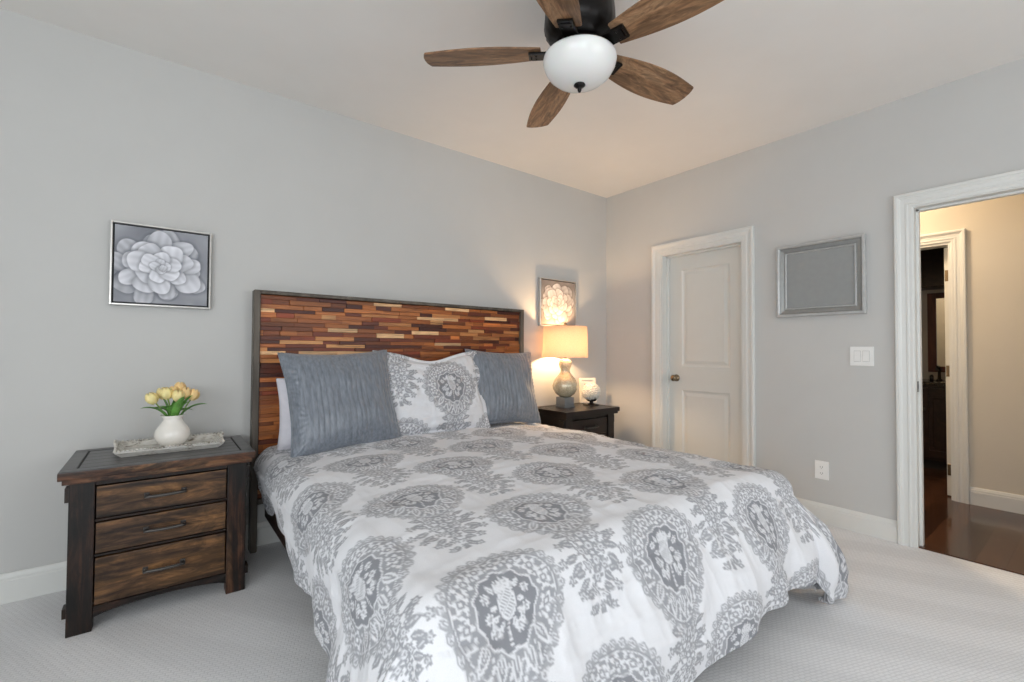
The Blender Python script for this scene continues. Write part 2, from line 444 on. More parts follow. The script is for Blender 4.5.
def window(name, axis, p, a0, a1, z0, z1, sgn):
    """sash window in a hole; sgn points into the room"""
    f = MB(); g = MB(); t = 0.05
    def bx(mb, b0, b1, c0, c1, d0, d1):
        if axis == 'x': mb.box(min(d0, d1), max(d0, d1), b0, b1, c0, c1, 0.004)
        else: mb.box(b0, b1, min(d0, d1), max(d0, d1), c0, c1, 0.004)
    q0, q1 = p - sgn * 0.09, p - sgn * 0.03
    for b0, b1, c0, c1 in ((a0 + .001, a0 + t, z0 + .001, z1 - .001), (a1 - t, a1 - .001, z0 + .001, z1 - .001), (a0 + t, a1 - t, z0 + .001, z0 + t), (a0 + t, a1 - t, z1 - t, z1 - .001),
                           ((a0 + a1) / 2 - .04, (a0 + a1) / 2 + .04, z0 + t, z1 - t)): bx(f, b0, b1, c0, c1, q0, q1)
    for h in (a0 + t, (a0 + a1) / 2 + .04):
        bx(f, h, h + (a1 - a0) / 2 - t - .04, (z0 + z1) / 2 - .02, (z0 + z1) / 2 + .02, q0, q1)
    o = struct(f.build(name, 'trim'))
    w = (a1 - a0) / 2 - t - .04
    for h in (a0 + t, (a0 + a1) / 2 + .04):
        for c0, c1 in ((z0 + t, (z0 + z1) / 2 - .02), ((z0 + z1) / 2 + .02, z1 - t)):
            pm = MB()
            if axis == 'x': pm.box(p - sgn * .062, p - sgn * .058, h, h + w, c0, c1)
            else: pm.box(h, h + w, p - sgn * .062, p - sgn * .058, c0, c1)
            pm.build('pane', 'pane', o)
    tr = MB()   # casing on the room side
    for b0, b1, c0, c1 in ((a0 - .09, a0, z0 - .09, z1 + .09), (a1, a1 + .09, z0 - .09, z1 + .09), (a0, a1, z1, z1 + .09), (a0, a1, z0 - .09, z0)):
        bx(tr, b0, b1, c0, c1, p, p + sgn * .02)
    tr.build('casing', 'trim', o)
window('window_1', 'x', XW, *WIN_W, 1)
window('window_2', 'y', YS, *WIN_S, 1)
window('window_fill', 'y', YS, *WIN_FILL, 1)  # added window, only there for the fill on the right

# baseboards: profile with a stepped cap
BBH = 0.135
def baseboard(name, axis, p, sgn, segs, mat='trim'):
    prof = [(0.0005, .001), (.016, .001), (.016, BBH - .034), (.0135, BBH - .030), (.0135, BBH - .020), (.010, BBH - .012), (.007, BBH - .004), (.004, BBH), (.0005, BBH)]
    mb = MB()
    for a0, a1 in segs:
        if axis == 'x': Mx = Matrix(((sgn, 0, 0, p), (0, 0, 1, 0), (0, 1, 0, 0), (0, 0, 0, 1)))
        else: Mx = Matrix(((0, 0, 1, 0), (sgn, 0, 0, p), (0, 1, 0, 0), (0, 0, 0, 1)))
        mb.prism(prof, a0, a1, Mx)
    bmesh.ops.recalc_face_normals(mb.bm, faces=mb.bm.faces)
    return struct(mb.build(name, mat))
baseboard('baseboard_north', 'y', 0, -1, [(XW, XE - 0.017)])
baseboard('baseboard_east', 'x', XE, -1, [(-0.551, 0.0), (DW[1] + 0.077, -1.472), (YS, DW[0] - 0.077)])
baseboard('baseboard_west', 'x', XW, 1, [(YS + 0.017, -0.017)])
baseboard('baseboard_south', 'y', YS, 1, [(XW + 0.017, XE - 0.017)])

def casing(name, p, sgn, y0, y1, top, w, mat='trim'):
    """stepped door casing on the face x = p, round the opening y0..y1"""
    k = w / .086
    prof = [(0, .0005), (0, .011), (.004, .013), (.018, .013), (.022, .017), (.030, .0175), (.034, .0145), (.054, .0165), (.060, .021), (.066, .022), (.069, .027), (.082, .027), (.086, .024), (.086, .0005)]
    bm = bmesh.new(); P = [(q * k, d) for q, d in prof]; rows = []
    for fy, fz in ((lambda q: y0 - q, lambda q: .001), (lambda q: y0 - q, lambda q: top + q), (lambda q: y1 + q, lambda q: top + q), (lambda q: y1 + q, lambda q: .001)):
        rows.append([bm.verts.new((p + sgn * d, fy(q), fz(q))) for q, d in P])
    for A, B in zip(rows, rows[1:]):
        for n_ in range(len(P)): bm.faces.new((A[n_], A[(n_ + 1) % len(P)], B[(n_ + 1) % len(P)], B[n_]))
    bm.faces.new(rows[0]); bm.faces.new(rows[-1][::-1])
    bmesh.ops.recalc_face_normals(bm, faces=bm.faces)
    return struct(MB().merge(bm).build(name, mat))
CW = 0.086
casing('trim_1', XE, -1, DW[0] + .012, DW[1] - .012, DW[2] - 0.012, CW)
casing('trim_2', XE, -1, CL[0] + .002, CL[1] - .002, CL[2] - .002, CW)

# jambs lining the two openings of the bedroom wall
def jamb(name, p0, p1, y0, y1, top, stop=None, mat='trim'):
    mb = MB(); t = 0.018
    mb.box(p0, p1, y0 + .0005, y0 + t, 0.001, top - .0005); mb.box(p0, p1, y1 - t, y1 - .0005, 0.001, top - .0005); mb.box(p0, p1, y0 + t, y1 - t, top - t, top - .0005)
    if stop is not None:
        for a, b in ((y0 + t, y0 + t + .012), (y1 - t - .012, y1 - t)): mb.box(stop, stop + .035, a, b, 0.001, top - t)
        mb.box(stop, stop + .035, y0 + t, y1 - t, top - t - .012, top - t)
    return struct(mb.build(name, mat))
j1 = jamb('trim_3', XE - .004, XE + T + .004, DW[0], DW[1], DW[2], XE + .055)
sp = MB().box(XE + .03, XE + .055, DW[1] - 0.0205, DW[1] - 0.018, 0.93, 0.995, 0.001, 1); sp.box(XE + .036, XE + .049, DW[1] - .0215, DW[1] - .02, .95, .975)
sp.build('strike_plate', 'iron', j1)
jamb('trim_4', XE - .004, XE + T + .004, CL[0], CL[1], CL[2], XE + .06)

# closet door: two raised panels, knob
def panel_door(name, x, y0, y1, z0, z1, th, panels, mat='door'):
    """slab whose room face is x (facing -x); panels (y0, y1, z0, z1) sunk with a bevelled field"""
    mb = MB()
    ys = sorted({y0, y1, *[p[0] for p in panels], *[p[1] for p in panels]})
    pa0, pa1 = panels[0][0], panels[0][1]
    mb.box(x, x + th, y0, pa0, z0, z1); mb.box(x, x + th, pa1, y1, z0, z1)
    zs = [z0] + [z for p in sorted(panels, key=lambda q: q[2]) for z in (p[2], p[3])] + [z1]
    for k in range(0, len(zs), 2): mb.box(x, x + th, pa0, pa1, zs[k], zs[k + 1])
    o = struct(mb.build(name, mat))
    for a, b, c, d in panels:
        bm = bmesh.new()
        rings = []
        for inset, dep in ((0, 0), (0.012, 0.010), (0.024, 0.012), (0.05, 0.004), (0.055, 0.004)):
            rings.append([bm.verts.new((x + dep, yy, zz)) for yy, zz in ((a + inset, c + inset), (b - inset, c + inset), (b - inset, d - inset), (a + inset, d - inset))])
        for A, B in zip(rings, rings[1:]):
            for k in range(4): bm.faces.new((A[k], A[(k + 1) % 4], B[(k + 1) % 4], B[k]))
        bm.faces.new(rings[-1])
        bmesh.ops.recalc_face_normals(bm, faces=bm.faces)
        pm = MB(); pm.merge(bm); pm.box(x + 0.014, x + th, a, b, c, d)
        pm.build('door_panel', mat, o)
    return o
DX = XE + 0.096
d1 = panel_door('door_1', DX, CL[0] + .021, CL[1] - .021, 0.012, CL[2] - .021, 0.034,
                [(-1.225, -0.79, 1.035, 1.90), (-1.225, -0.79, 0.22, 0.825)])
kn = MB(); RX = Matrix.Rotation(-PI / 2, 4, 'Y')
kn.lathe([(0, 0), (.031, 0), (.031, .006), (.014, .012), (.011, .03), (.02, .036), (.028, .048), (.028, .056), (.02, .064), (0, .066)], n=28, Mx=Matrix.Translation((DX, -0.738, 0.93)) @ RX)
kn.build('door_knob', 'nickel', d1)

# ------------------------------------------------------------------ hall and bathroom beyond the doorway
HX = 4.985; HY0, HY1 = -4.2, 0.6; BD = (-2.366, -1.58, 2.055)
struct(MB().box(XE + 0.014, 7.2, HY0 - T, HY1 + T, -0.1, 0.002).build('floor_hall', 'hallfloor'))
struct(MB().box(XE + 0.006, XE + 0.03, DW[0] + .019, DW[1] - .019, 0.0005, 0.008, 0.003).build('trim_5', 'hallfloor'))
struct(MB().box(XE + T, 7.2, HY0 - T, HY1 + T, H, H + .1).build('ceiling_hall', 'ceiling'))
wall_with_holes('wall_hall_east', 'x', HX, HX + .12, HY0, HY1, [(BD[0], BD[1], 0, BD[2])], 'hallwall')
wall_with_holes('wall_hall_west', 'x', XE + T, XE + T + .02, HY0, HY1, [(DW[0], DW[1], 0, DW[2])], 'hallwall')
wall_with_holes('wall_hall_north', 'y', HY1, HY1 + T, XE + T, HX + .12, [], 'hallwall')
wall_with_holes('wall_hall_south', 'y', HY0 - T, HY0, XE + T, HX + .12, [], 'hallwall')
baseboard('baseboard_hall', 'x', HX, -1, [(HY0, BD[0] - .088), (BD[1] + .088, HY1)])
casing('trim_6', HX, -1, BD[0], BD[1], BD[2], CW)
casing('trim_7', XE + T + .02, 1, DW[0], DW[1], DW[2], CW)
jamb('trim_8', HX - .002, HX + .122, BD[0], BD[1], BD[2])
wall_with_holes('wall_bath_east', 'x', 6.72, 6.84, -2.46, HY1, [], 'hallwall')
wall_with_holes('wall_bath_south', 'y', -2.46, -2.36, HX + .12, 6.72, [], 'hallwall')
wall_with_holes('wall_bath_north', 'y', HY1 - .02, HY1, HX + .12, 6.72, [], 'hallwall')
# bathroom door standing open at a right angle; its hinge edge faces the hall
bd = struct(MB().box(HX + .105, HX + .105 + .72, -2.345, -2.308, 0.012, 2.03, 0.002, 1).build('door_2', 'door'))
for z in (0.22, 1.02, 1.80):
    hg = MB().box(HX + .1025, HX + .105, -2.343, -2.312, z - .045, z + .045, 0.001, 1)
    hg.tube([(HX + .099, -2.346, z - .05), (HX + .099, -2.346, z + .05)], 0.005, 10)
    hg.build('hinge', 'nickel', bd)
# bathroom vanity, faucet, mirror, wall cabinet
VX = 6.12
v = thing('bathroom_vanity', 'dark espresso vanity cabinet with panelled doors in the bathroom beyond the hall', 'vanity', (VX, -1.8, 0.002))
MB().box(0.02, .575, -.53, .6, 0.09, 0.84).build('cabinet_body', 'espresso', v)
MB().box(0.06, .575, -.53, .6, 0.0, 0.09).build('toe_kick', 'groove', v)
MB().box(-.02, .58, -.545, .62, 0.84, 0.875, 0.004).build('countertop', 'granite', v)
for a in (-.52, -.145, .23):
    dm = MB()
    for y0, y1, z0, z1 in ((a, a + .06, .12, .81), (a + .30, a + .36, .12, .81), (a + .06, a + .30, .12, .19), (a + .06, a + .30, .74, .81)): dm.box(0, .022, y0, y1, z0, z1, 0.003, 1)
    dm.box(.01, .022, a + .06, a + .30, .19, .74); dm.box(.004, .02, a + .09, a + .27, .22, .71, 0.006, 1)
    dd = dm.build('door', 'espresso', v)
    MB().sphere((-.012, a + .33, .6), .013).build('knob', 'iron', dd)
fc = MB()
fc.lathe([(0, 0), (.026, 0), (.024, .012), (.014, .02), (.012, .13), (0, .135)], n=20)
fc.tube([(0, 0, .11), (-.05, 0, .15), (-.11, 0, .145), (-.135, 0, .115)], [.011, .011, .01, .009], 12)
fa = fc.build('bathroom_faucet', 'iron', None, (VX + .33, -2.05, .877)); tag(fa, 'dark metal faucet on the bathroom vanity countertop', 'faucet')
for yy in (-.06, .06): MB().tube([(0, yy, 0), (0, yy, .05)], .016, 14).tube([(-.03, yy, .055), (.03, yy, .055)], .007, 8).build('handle', 'iron', fa)
bm_ = thing('bathroom_mirror', 'red brown framed mirror on the wall above the bathroom vanity', 'mirror', (6.72, -2.06, 0.96))
fm = MB()
for y0, y1, z0, z1 in ((.07, .14, 0, .86), (-.29, -.23, 0, .86), (-.23, .07, 0, .06), (-.23, .07, .80, .86)): fm.box(-.032, -.001, y0, y1, z0, z1, 0.004)
fm.build('mirror_frame', 'redwood', bm_)
MB().box(-.015, -.002, -.23, .07, .06, .80).build('mirror_glass', 'mirror', bm_)
wc = thing('wall_cabinet', 'black cabinet high on the bathroom wall above the mirror', 'cabinet', (6.42, -1.9, 1.86))
MB().box(0.0, .298, -.44, .6, 0, .55, 0.004).build('cabinet_body', 'espresso', wc)
for a in (-.43, .09): MB().box(-.02, 0, a, a + .50, .01, .54, 0.005).build('door', 'espresso', wc)
# hall ceiling light
hl = thing('ceiling_light', 'warm flush ceiling light in the hallway', 'light', (4.42, -1.75, H))
MB().lathe([(0, 0), (.15, 0), (.15, -.02), (.14, -.03), (.0, -.03)], n=36).build('canopy', 'bronze', hl)
MB().lathe([(.13, -.03), (.13, -.045), (.10, -.085), (.05, -.105), (0, -.11)], n=36).build('diffuser', 'hall_lens', hl)

# ------------------------------------------------------------------ bed
BX0, BX1 = 0.4289, 2.44
bed = thing('bed', 'king bed with tall patchwork wood headboard under grey and white bedding', 'bed', (0, 0, 0))
rnd = random.Random(7)
HZ = 1.5146
def frame_bar(mb, *a): mb.box(*a, 0.003, 1)
hf = MB()
for x0, x1 in ((BX0, BX0 + .034), (BX1 - .034, BX1)): frame_bar(hf, x0, x1, -.105, -.032, 0.0, HZ)
frame_bar(hf, BX0 + .034, BX1 - .034, -.105, -.032, HZ - .022, HZ)
frame_bar(hf, BX0 + .034, BX1 - .034, -.10, -.04, .27, .30)
hf.build('headboard_frame', 'steel', bed)
pal = [(124, 66, 28), (156, 90, 42), (92, 40, 18), (176, 108, 56), (194, 132, 78), (130, 58, 28), (228, 186, 138), (74, 30, 16), (164, 98, 46), (108, 50, 26), (184, 110, 56), (206, 152, 98)]
wts = [10, 10, 9, 8, 6, 9, 4, 6, 9, 8, 7, 4]
V, Q, Cc = [], [], []
z = 0.30; xa, xb = BX0 + .036, BX1 - .036
while z < HZ - .026:
    hz = min(rnd.choice((.022, .026, .030)), HZ - .024 - z)
    x = xa - rnd.uniform(0, .3)
    while x < xb:
        w = rnd.uniform(.07, .27); x0, x1 = max(x, xa), min(x + w, xb); x += w
        if x1 - x0 < .008: continue
        yf = -.078 - rnd.choice((0, .004, .008, .012)); b = .0015
        c = lin(tuple(min(255, q * kq) for kq in (rnd.uniform(.88, 1.12),) for q in rnd.choices(pal, wts)[0]))
        i = len(V)
        V += [(x0, -.05, z), (x1, -.05, z), (x1, -.05, z + hz), (x0, -.05, z + hz), (x0, yf + b, z), (x1, yf + b, z), (x1, yf + b, z + hz), (x0, yf + b, z + hz),
              (x0 + b, yf, z + b), (x1 - b, yf, z + b), (x1 - b, yf, z + hz - b), (x0 + b, yf, z + hz - b)]
        for A, B in ((0, 4), (4, 8)):
            for k in range(4): Q.append((i + A + k, i + A + (k + 1) % 4, i + B + (k + 1) % 4, i + B + k))
        Q.append((i + 8, i + 9, i + 10, i + 11)); Cc += [c] * 12
    z += hz
me = np_mesh(bpy.data.meshes.new('headboard_panel'), np.array(V), np.array(Q)); set_color(me, 'tone', np.array(Cc))
me.polygons.foreach_set('use_smooth', np.zeros(len(me.polygons), dtype=bool))
link('headboard_panel', me, 'mosaic', bed)
for x0, x1 in ((.50, .53), (2.35, 2.38)): MB().box(x0, x1, -2.10, -.105, .20, .34, .004).build('side_rail', 'ns_side', bed)
MB().box(.53, 2.35, -2.10, -2.07, .20, .34, .004).build('foot_rail', 'ns_side', bed)
MB().box(.53, 2.35, -2.07, -.105, .30, .318).build('slat_deck', 'ns_side', bed)
for x in (.78, 2.10):
    for y in (-2.04, -.22): MB().box(x, x + .07, y, y + .07, 0.001, .30, .004).build('leg', 'ns_post', bed)
mt = MB().box(.535, 2.345, -2.06, -.115, .319, .575, .05, 4).build('mattress', 'mattress'); tag(mt, 'white mattress hidden beneath the damask duvet', 'mattress')

# ------------------------------------------------------------------ damask pattern tile (half-drop repeat), 0 = white ground, 1 = grey
TW, TH, RES = 0.64, 0.65, 0.00125
NX, NY = int(TW / RES), int(TH / RES)
gx, gy = np.meshgrid((np.arange(NX) + .5) * RES, (np.arange(NY) + .5) * RES)
PAT = np.zeros((NY, NX))
AA = 0.0013
def local(cx, cy):
    return (gx - cx + TW / 2) % TW - TW / 2, (gy - cy + TH / 2 - .1) % TH - TH / 2 + .1
def put(mask, val):
    global PAT
    PAT = PAT * (1 - mask) + val * mask
def inside(d): return np.clip(.5 - d / AA, 0, 1)          # signed distance -> coverage
def leaf(u, v, cu, cv, ang, L, Wd, val, vein=None):
    a = math.radians(ang); dx = u - cu; dy = v - cv
    p = dx * math.cos(a) + dy * math.sin(a); q = -dx * math.sin(a) + dy * math.cos(a)
    t = np.clip(p / L, 0, 1); w = Wd * np.sin(PI * np.power(t, .8)) + 1e-6
    d = np.maximum(np.abs(q) - w, np.maximum(-p, p - L)); put(inside(d), val)
    if vein is not None: put(inside(np.maximum(np.abs(q) - Wd * .14, np.maximum(L * .15 - p, p - L * .75))), vein)
def disc(u, v, cu, cv, r, val): put(inside(np.hypot(u - cu, v - cv) - r), val)
def flower(u, v, cu, cv, r, n, val, eye=None, eyer=.3, ph=0.0):
    dx = u - cu; dy = v - cv; th = np.arctan2(dy, dx); rr = np.hypot(dx, dy)
    put(inside(rr - r * (.78 + .22 * np.cos(n * th + ph))), val)
    if eye is not None:
        put(inside(rr - r * eyer), eye); put(inside(rr - r * eyer * .45), val)
def motif(cx, cy, seed):
    u, v = local(cx, cy)
    a = .188; VT, VBm, NW = .160, .212, .44; vb = np.where(v < 0, VT, VBm)
    g = np.where(v < 0, 1.0, 1 - NW * np.clip(v / VBm, 0, 1.2) ** 1.6)
    rho = np.hypot(u / (a * g), v / vb); th = np.arctan2(v / vb, u / (a * g)); s = .16
    def at(t, f):                                           # point on the ring rho = f
        gv = f * math.sin(t); gg = 1.0 if gv < 0 else 1 - NW * gv ** 1.6
        return f * math.cos(t) * a * gg, gv * (VT if gv < 0 else VBm)
    def out(t, f):                                          # outward direction there, degrees
        p, q = at(t, f), at(t, f * 1.1); return math.degrees(math.atan2(q[1] - p[1], q[0] - p[0]))
    put(inside((rho - 1 - .028 * np.cos(32 * th)) * s), .72)
    for k in range(32):                                     # lace loops on the scalloped rim
        t = 2 * PI * k / 32; p = at(t, .935)
        disc(u, v, *p, .0098, .12); disc(u, v, *p, .0062, .78); disc(u, v, *p, .0026, .1)
        p = at(t + PI / 32, .965); disc(u, v, *p, .0036, .1)
    put(inside((np.abs(rho - .855) - .012) * s), .85)
    put(inside((np.abs(rho - .832) - .009) * s), .08)
    put(inside((rho - .82) * s), .82)
    for k in range(14):                                     # blossoms round the grey ring
        t = 2 * PI * k / 14 - PI / 2; p = at(t, .675)
        if math.sin(t) > .55:                               # lobed leaves point down at the foot
            an = out(t, .6); q = at(t, .50)
            leaf(u, v, *q, an, .068, .0155, .06); leaf(u, v, q[0], q[1], an, .055, .0085, .85); leaf(u, v, q[0], q[1], an, .040, .0035, .1)
        else:
            flower(u, v, *p, .0245, 5, .06, .85, .48, k * 1.3); disc(u, v, *p, .0045, .1)
        t2 = t + PI / 14; p = at(t2, .74); leaf(u, v, *p, out(t2, .7) + 25, .020, .0055, .08); leaf(u, v, *p, out(t2, .7) - 155, .022, .005, .08)
        p = at(t2, .60); disc(u, v, *p, .0045, .1)
    put(inside((rho - .505 - .022 * np.cos(11 * th)) * s), .08)
    put(inside((rho - .475 - .022 * np.cos(11 * th)) * s), 1.0)
    for su in (-1, 1):                                      # blossoms and leaves of the heart
        for cu, cv, r in ((.058, -.022, .0145), (.055, .022, .0145), (.034, .058, .0135)):
            flower(u, v, su * cu, cv, r, 8, .06, .8, .42)
        for cu, cv, an, L in ((.018, -.03, -140, .03), (.024, -.028, -100, .034), (.03, -.03, -50, .03), (.03, .0, 10, .022), (.028, .02, 40, .03), (.016, .034, 75, .04), (.038, .038, 60, .03)):
            leaf(u, v, su * cu, cv, an if su > 0 else 180 - an, L, .0068, .08, .7)
    body = np.hypot(u / .026, (v + .002) / .040) * .03 - .03
    put(inside(body), .10)
    put(inside(body + .004) * np.clip((np.cos(u * 700) * np.cos(v * 560) - .05) * 4, 0, 1), .75)
    for an, L in ((-140, .026), (-115, .032), (-90, .036), (-65, .032), (-40, .026)): leaf(u, v, 0, -.034, an, L, .0058, .08, .6)
    for k in range(5): disc(u, v, 0, .045 + .011 * k, .0042, .1)
    # tail: a dense posy with leaf sprays running down to the next medallion
    for cu, cv, r in ((0, .205, .030), (-.040, .215, .026), (.042, .218, .027), (0, .250, .030), (-.036, .262, .025), (.038, .266, .026), (.004, .296, .028), (-.030, .305, .021), (.032, .312, .021), (0, .335, .024), (-.014, .366, .018), (.016, .380, .016), (0, .405, .013)):
        flower(u, v, cu, cv, r, 6, .82, .15, .40, cu * 90)
        for k in range(6): disc(u, v, cu + r * .66 * math.cos(k * PI / 3 + .5), cv + r * .66 * math.sin(k * PI / 3 + .5), .0022, .2)
    for su in (-1, 1):
        for cu, cv, an, L in ((.05, .195, -15, .045), (.06, .222, 20, .050), (.056, .25, -22, .045), (.055, .268, 18, .058), (.05, .292, 32, .055), (.045, .32, 5, .042), (.034, .335, 40, .050), (.026, .365, 30, .036), (.018, .395, 55, .036)):
            wob = .006 * math.sin(cv * 200 + su)
            leaf(u, v, su * (cu + wob), cv + wob, an if su > 0 else 180 - an, L, .0118, .82, .25)
        for cu, cv in ((.104, .235), (.118, .288), (.098, .332), (.070, .372), (.042, .415)):
            flower(u, v, su * cu, cv, .0165, 5, .82, .2, .42, cv * 70)
    leaf(u, v, 0, .40, 90, .05, .010, .8, .3)
    put(inside(np.maximum(np.abs(u - .003 * np.sin(v * 60)) - .0018, np.maximum(.40 - v, v - .50))), .8)
    leaf(u, v, 0, .475, 40, .020, .005, .75); leaf(u, v, 0, .475, 140, .020, .005, .75)
motif(.16, .14, 1); motif(.48, .14 + .325, 2)
def sample_pat(U, Vv):
    """bilinear periodic lookup of the tile; U across, V down the column (metres)"""
    x = (U / RES - .5) % NX; y = (Vv / RES - .5) % NY
    xi = np.floor(x).astype(int); yi = np.floor(y).astype(int); fx = x - xi; fy = y - yi
    g = lambda b, a_: PAT[b % NY, a_ % NX]
    return g(yi, xi) * (1 - fx) * (1 - fy) + g(yi, xi + 1) * fx * (1 - fy) + g(yi + 1, xi) * (1 - fx) * fy + g(yi + 1, xi + 1) * fx * fy

# ------------------------------------------------------------------ duvet
def make_duvet():
    st = .0046
    x0, x1, yF, yH, rho = .545, 2.345, -2.095, -.13, .105
    DR, DF = .47, .51
    n_u = int((x1 - x0 + .44 + DR) / st); n_v = int((yH - yF + DF) / st)
    p = np.linspace(0, 1, n_u)[:, None]; q = np.linspace(0, 1, n_v)[None, :]
    Yl = yH - q * (yH - yF)                                   # along the bed
    DL = .40 + .10 * sstep(0, 1, q) + .012 * np.sin(q * 23)
    XL = x0 - DL; XR = x1 + DR + .12 * sstep(.72, .98, q) + .012 * np.sin(q * 19 + 1)
    X = XL + (XR - XL) * p
    YE = yF - DF - .07 * (1 - sstep(.2, .75, p)) + .010 * np.sin(p * 25)
    Y = yH + (YE - yH) * q
    wx = vnoise(X * 2.3 + 5, Y * 2.3, 3) * .02; 
    # nearest point on the bed top and overhang
    dxl = np.maximum(x0 - X, 0); dxr = np.maximum(X - x1, 0); dx = dxr - dxl
    dy = -np.maximum(yF - Y, 0)
    d = np.hypot(dx, dy); dd = np.maximum(d, 1e-9); nx_ = dx / dd; ny_ = dy / dd
    bx = np.clip(X, x0, x1); by = np.maximum(Y, yF)
    corner = (np.abs(dx) > 1e-6) & (dy < -1e-6)
    th = np.arctan2(-dy, np.abs(dx)); w = np.where(corner, np.sin(2 * th), 0.0)
    side_l = np.where(dx < 0, 1.0, 0.0)
    t = np.clip((yH - Y) / (yH - yF), 0, 1.3)
    phi_l = np.radians(-24 + 23 * sstep(.0, .9, t))
    phi_r = np.radians(4 + 3 * sstep(.6, 1.0, t))
    phi_f = np.radians(7.0)
    phi_side = np.where(dx < 0, phi_l, phi_r)
    fcos = np.abs(nx_) ** 2
    phi = phi_side * fcos + phi_f * (1 - fcos) + w * np.radians(np.where(dx > 0, 4.0 + 16.0 * th / (PI / 2), 5.0))
    d = np.where((d > .56) & corner, .56 + .11 * (1 - np.exp(-np.maximum(d - .56, 0) / .11)), d)
    d = d * (1 + .30 * np.sqrt(w) * (dx > 0))
    arc = rho * PI / 2
    s1 = np.minimum(d, arc); s2 = np.maximum(d - arc, 0)
    h = rho * np.sin(s1 / rho) + s2 * np.sin(phi)
    drop = rho * (1 - np.cos(s1 / rho)) + s2 * np.cos(phi)
    fold = w * s2 * np.where(dx > 0, .13, .20) * np.sin(th * 9.0 + 0.6) + (1 - w) * s2 * .05 * np.sin((X * (dy < 0) + Y * (np.abs(dx) > 0)) * 17 + 1.3 * np.sin(X * 5 + Y * 4))
    h = h + fold
    # loft: crown in the middle, soft puffs, a dip by the pillows
    uu = (bx - (x0 + x1) / 2) / ((x1 - x0) / 2); vv = (by - yF) / (yH - yF)
    top = .598 + .036 * (1 - uu ** 4) * (1 - (1 - sstep(0, .25, vv)) * .35)
    top = top + .012 * vnoise(X * 3.1, Y * 3.1, 11) + .006 * vnoise(X * 7 + 2, Y * 7, 12)
    wr = np.zeros_like(X)
    for k, (fx, fy, amp) in enumerate(((9, 3.5, .0035), (4, 12, .0035), (16, 6, .0018), (8, 19, .0018), (30, 24, .0007))):
        wr += amp * (1 - 2 * np.abs(vnoise(X * fx + 3 * k, Y * fy + 7 * k, 20 + k)))
    top = top + wr * .8 - .02 * np.exp(-((Y + .33) / .10) ** 2) * (np.abs(uu) < .97)
    z = top - drop
    bulge = (.022 + .05 * (dy < 0) * (1 - w) + .06 * w * (dx > 0)) * np.sin(np.clip(s2 / .42, 0, 1) * PI * .8) + wr * 1.5 * (s2 > 0) + .018 * vnoise(X * 4 + 9, Y * 4 + z * 3, 31) * np.clip(s2 / .1, 0, 1)
    h = h + bulge
    # cloth that reaches the carpet rests on it and spreads outwards
    zf = .014 + .006 * (1 + np.sin(X * 31 + Y * 27))
    low = np.clip(.14 - z, 0, .14) * w * (dx > 0); h = h - 1.6 * low ** 1.5
    under = np.maximum(zf - z, 0); h = h + under * np.where(dx > 0, -.6, .5); z = np.maximum(z, zf + under * .12)
    P = np.stack([bx + nx_ * h, by + ny_ * h, z], -1)
    # normals, then a turned-in hem strip along the three free edges
    du = np.gradient(P, axis=0); dv = np.gradient(P, axis=1); N = np.cross(dv, du)
    N /= np.linalg.norm(N, axis=-1, keepdims=True) + 1e-9
    if N[n_u // 2, n_v // 2, 2] < 0: N = -N
    loop = [(0, j) for j in range(n_v)] + [(i, n_v - 1) for i in range(1, n_u)] + [(n_u - 1, j) for j in range(n_v - 2, -1, -1)]
    def inner(i, j, k):
        return min(max(i, k), n_u - 1 - k), min(j, n_v - 1 - k)
    rows = []
    for k, off in ((0, .004), (0, .014), (3, .022), (12, .022)):
        rows.append([P[inner(i, j, k)] - N[inner(i, j, k)] * off for i, j in loop])
    V = [P.reshape(-1, 3)] + [np.array(r) for r in rows]
    idx = np.arange(n_u * n_v).reshape(n_u, n_v)
    Qs = [np.stack([idx[:-1, :-1], idx[:-1, 1:], idx[1:, 1:], idx[1:, :-1]], -1).reshape(-1, 4)]
    prev = np.array([idx[i, j] for i, j in loop]); base = n_u * n_v
    for r in rows:
        cur = base + np.arange(len(loop)); base += len(loop)
        Qs.append(np.stack([prev[:-1], cur[:-1], cur[1:], prev[1:]], -1)); prev = cur
    V = np.concatenate(V); V[:, 2] = np.maximum(V[:, 2], .004)
    me = np_mesh(bpy.data.meshes.new('duvet'), V, np.concatenate(Qs))
    # pattern coordinates: columns run down the bed, slightly askew
    a = math.radians(4.6); ca, sa = math.cos(a), math.sin(a)
    U = (X - 1.088) * ca - (Y + 1.261) * sa; W = -((X - 1.088) * sa + (Y + 1.261) * ca)
    pat = sample_pat(U + .16, W + .14)
    pr = np.concatenate([pat.ravel()] + [np.array([pat[i, j] for i, j in loop])] * len(rows))
    set_float(me, 'pattern', pr)
    o = link('duvet', me, 'damask')
    tag(o, 'white duvet with grey damask medallions draped over the bed', 'duvet')
    return o
make_duvet()

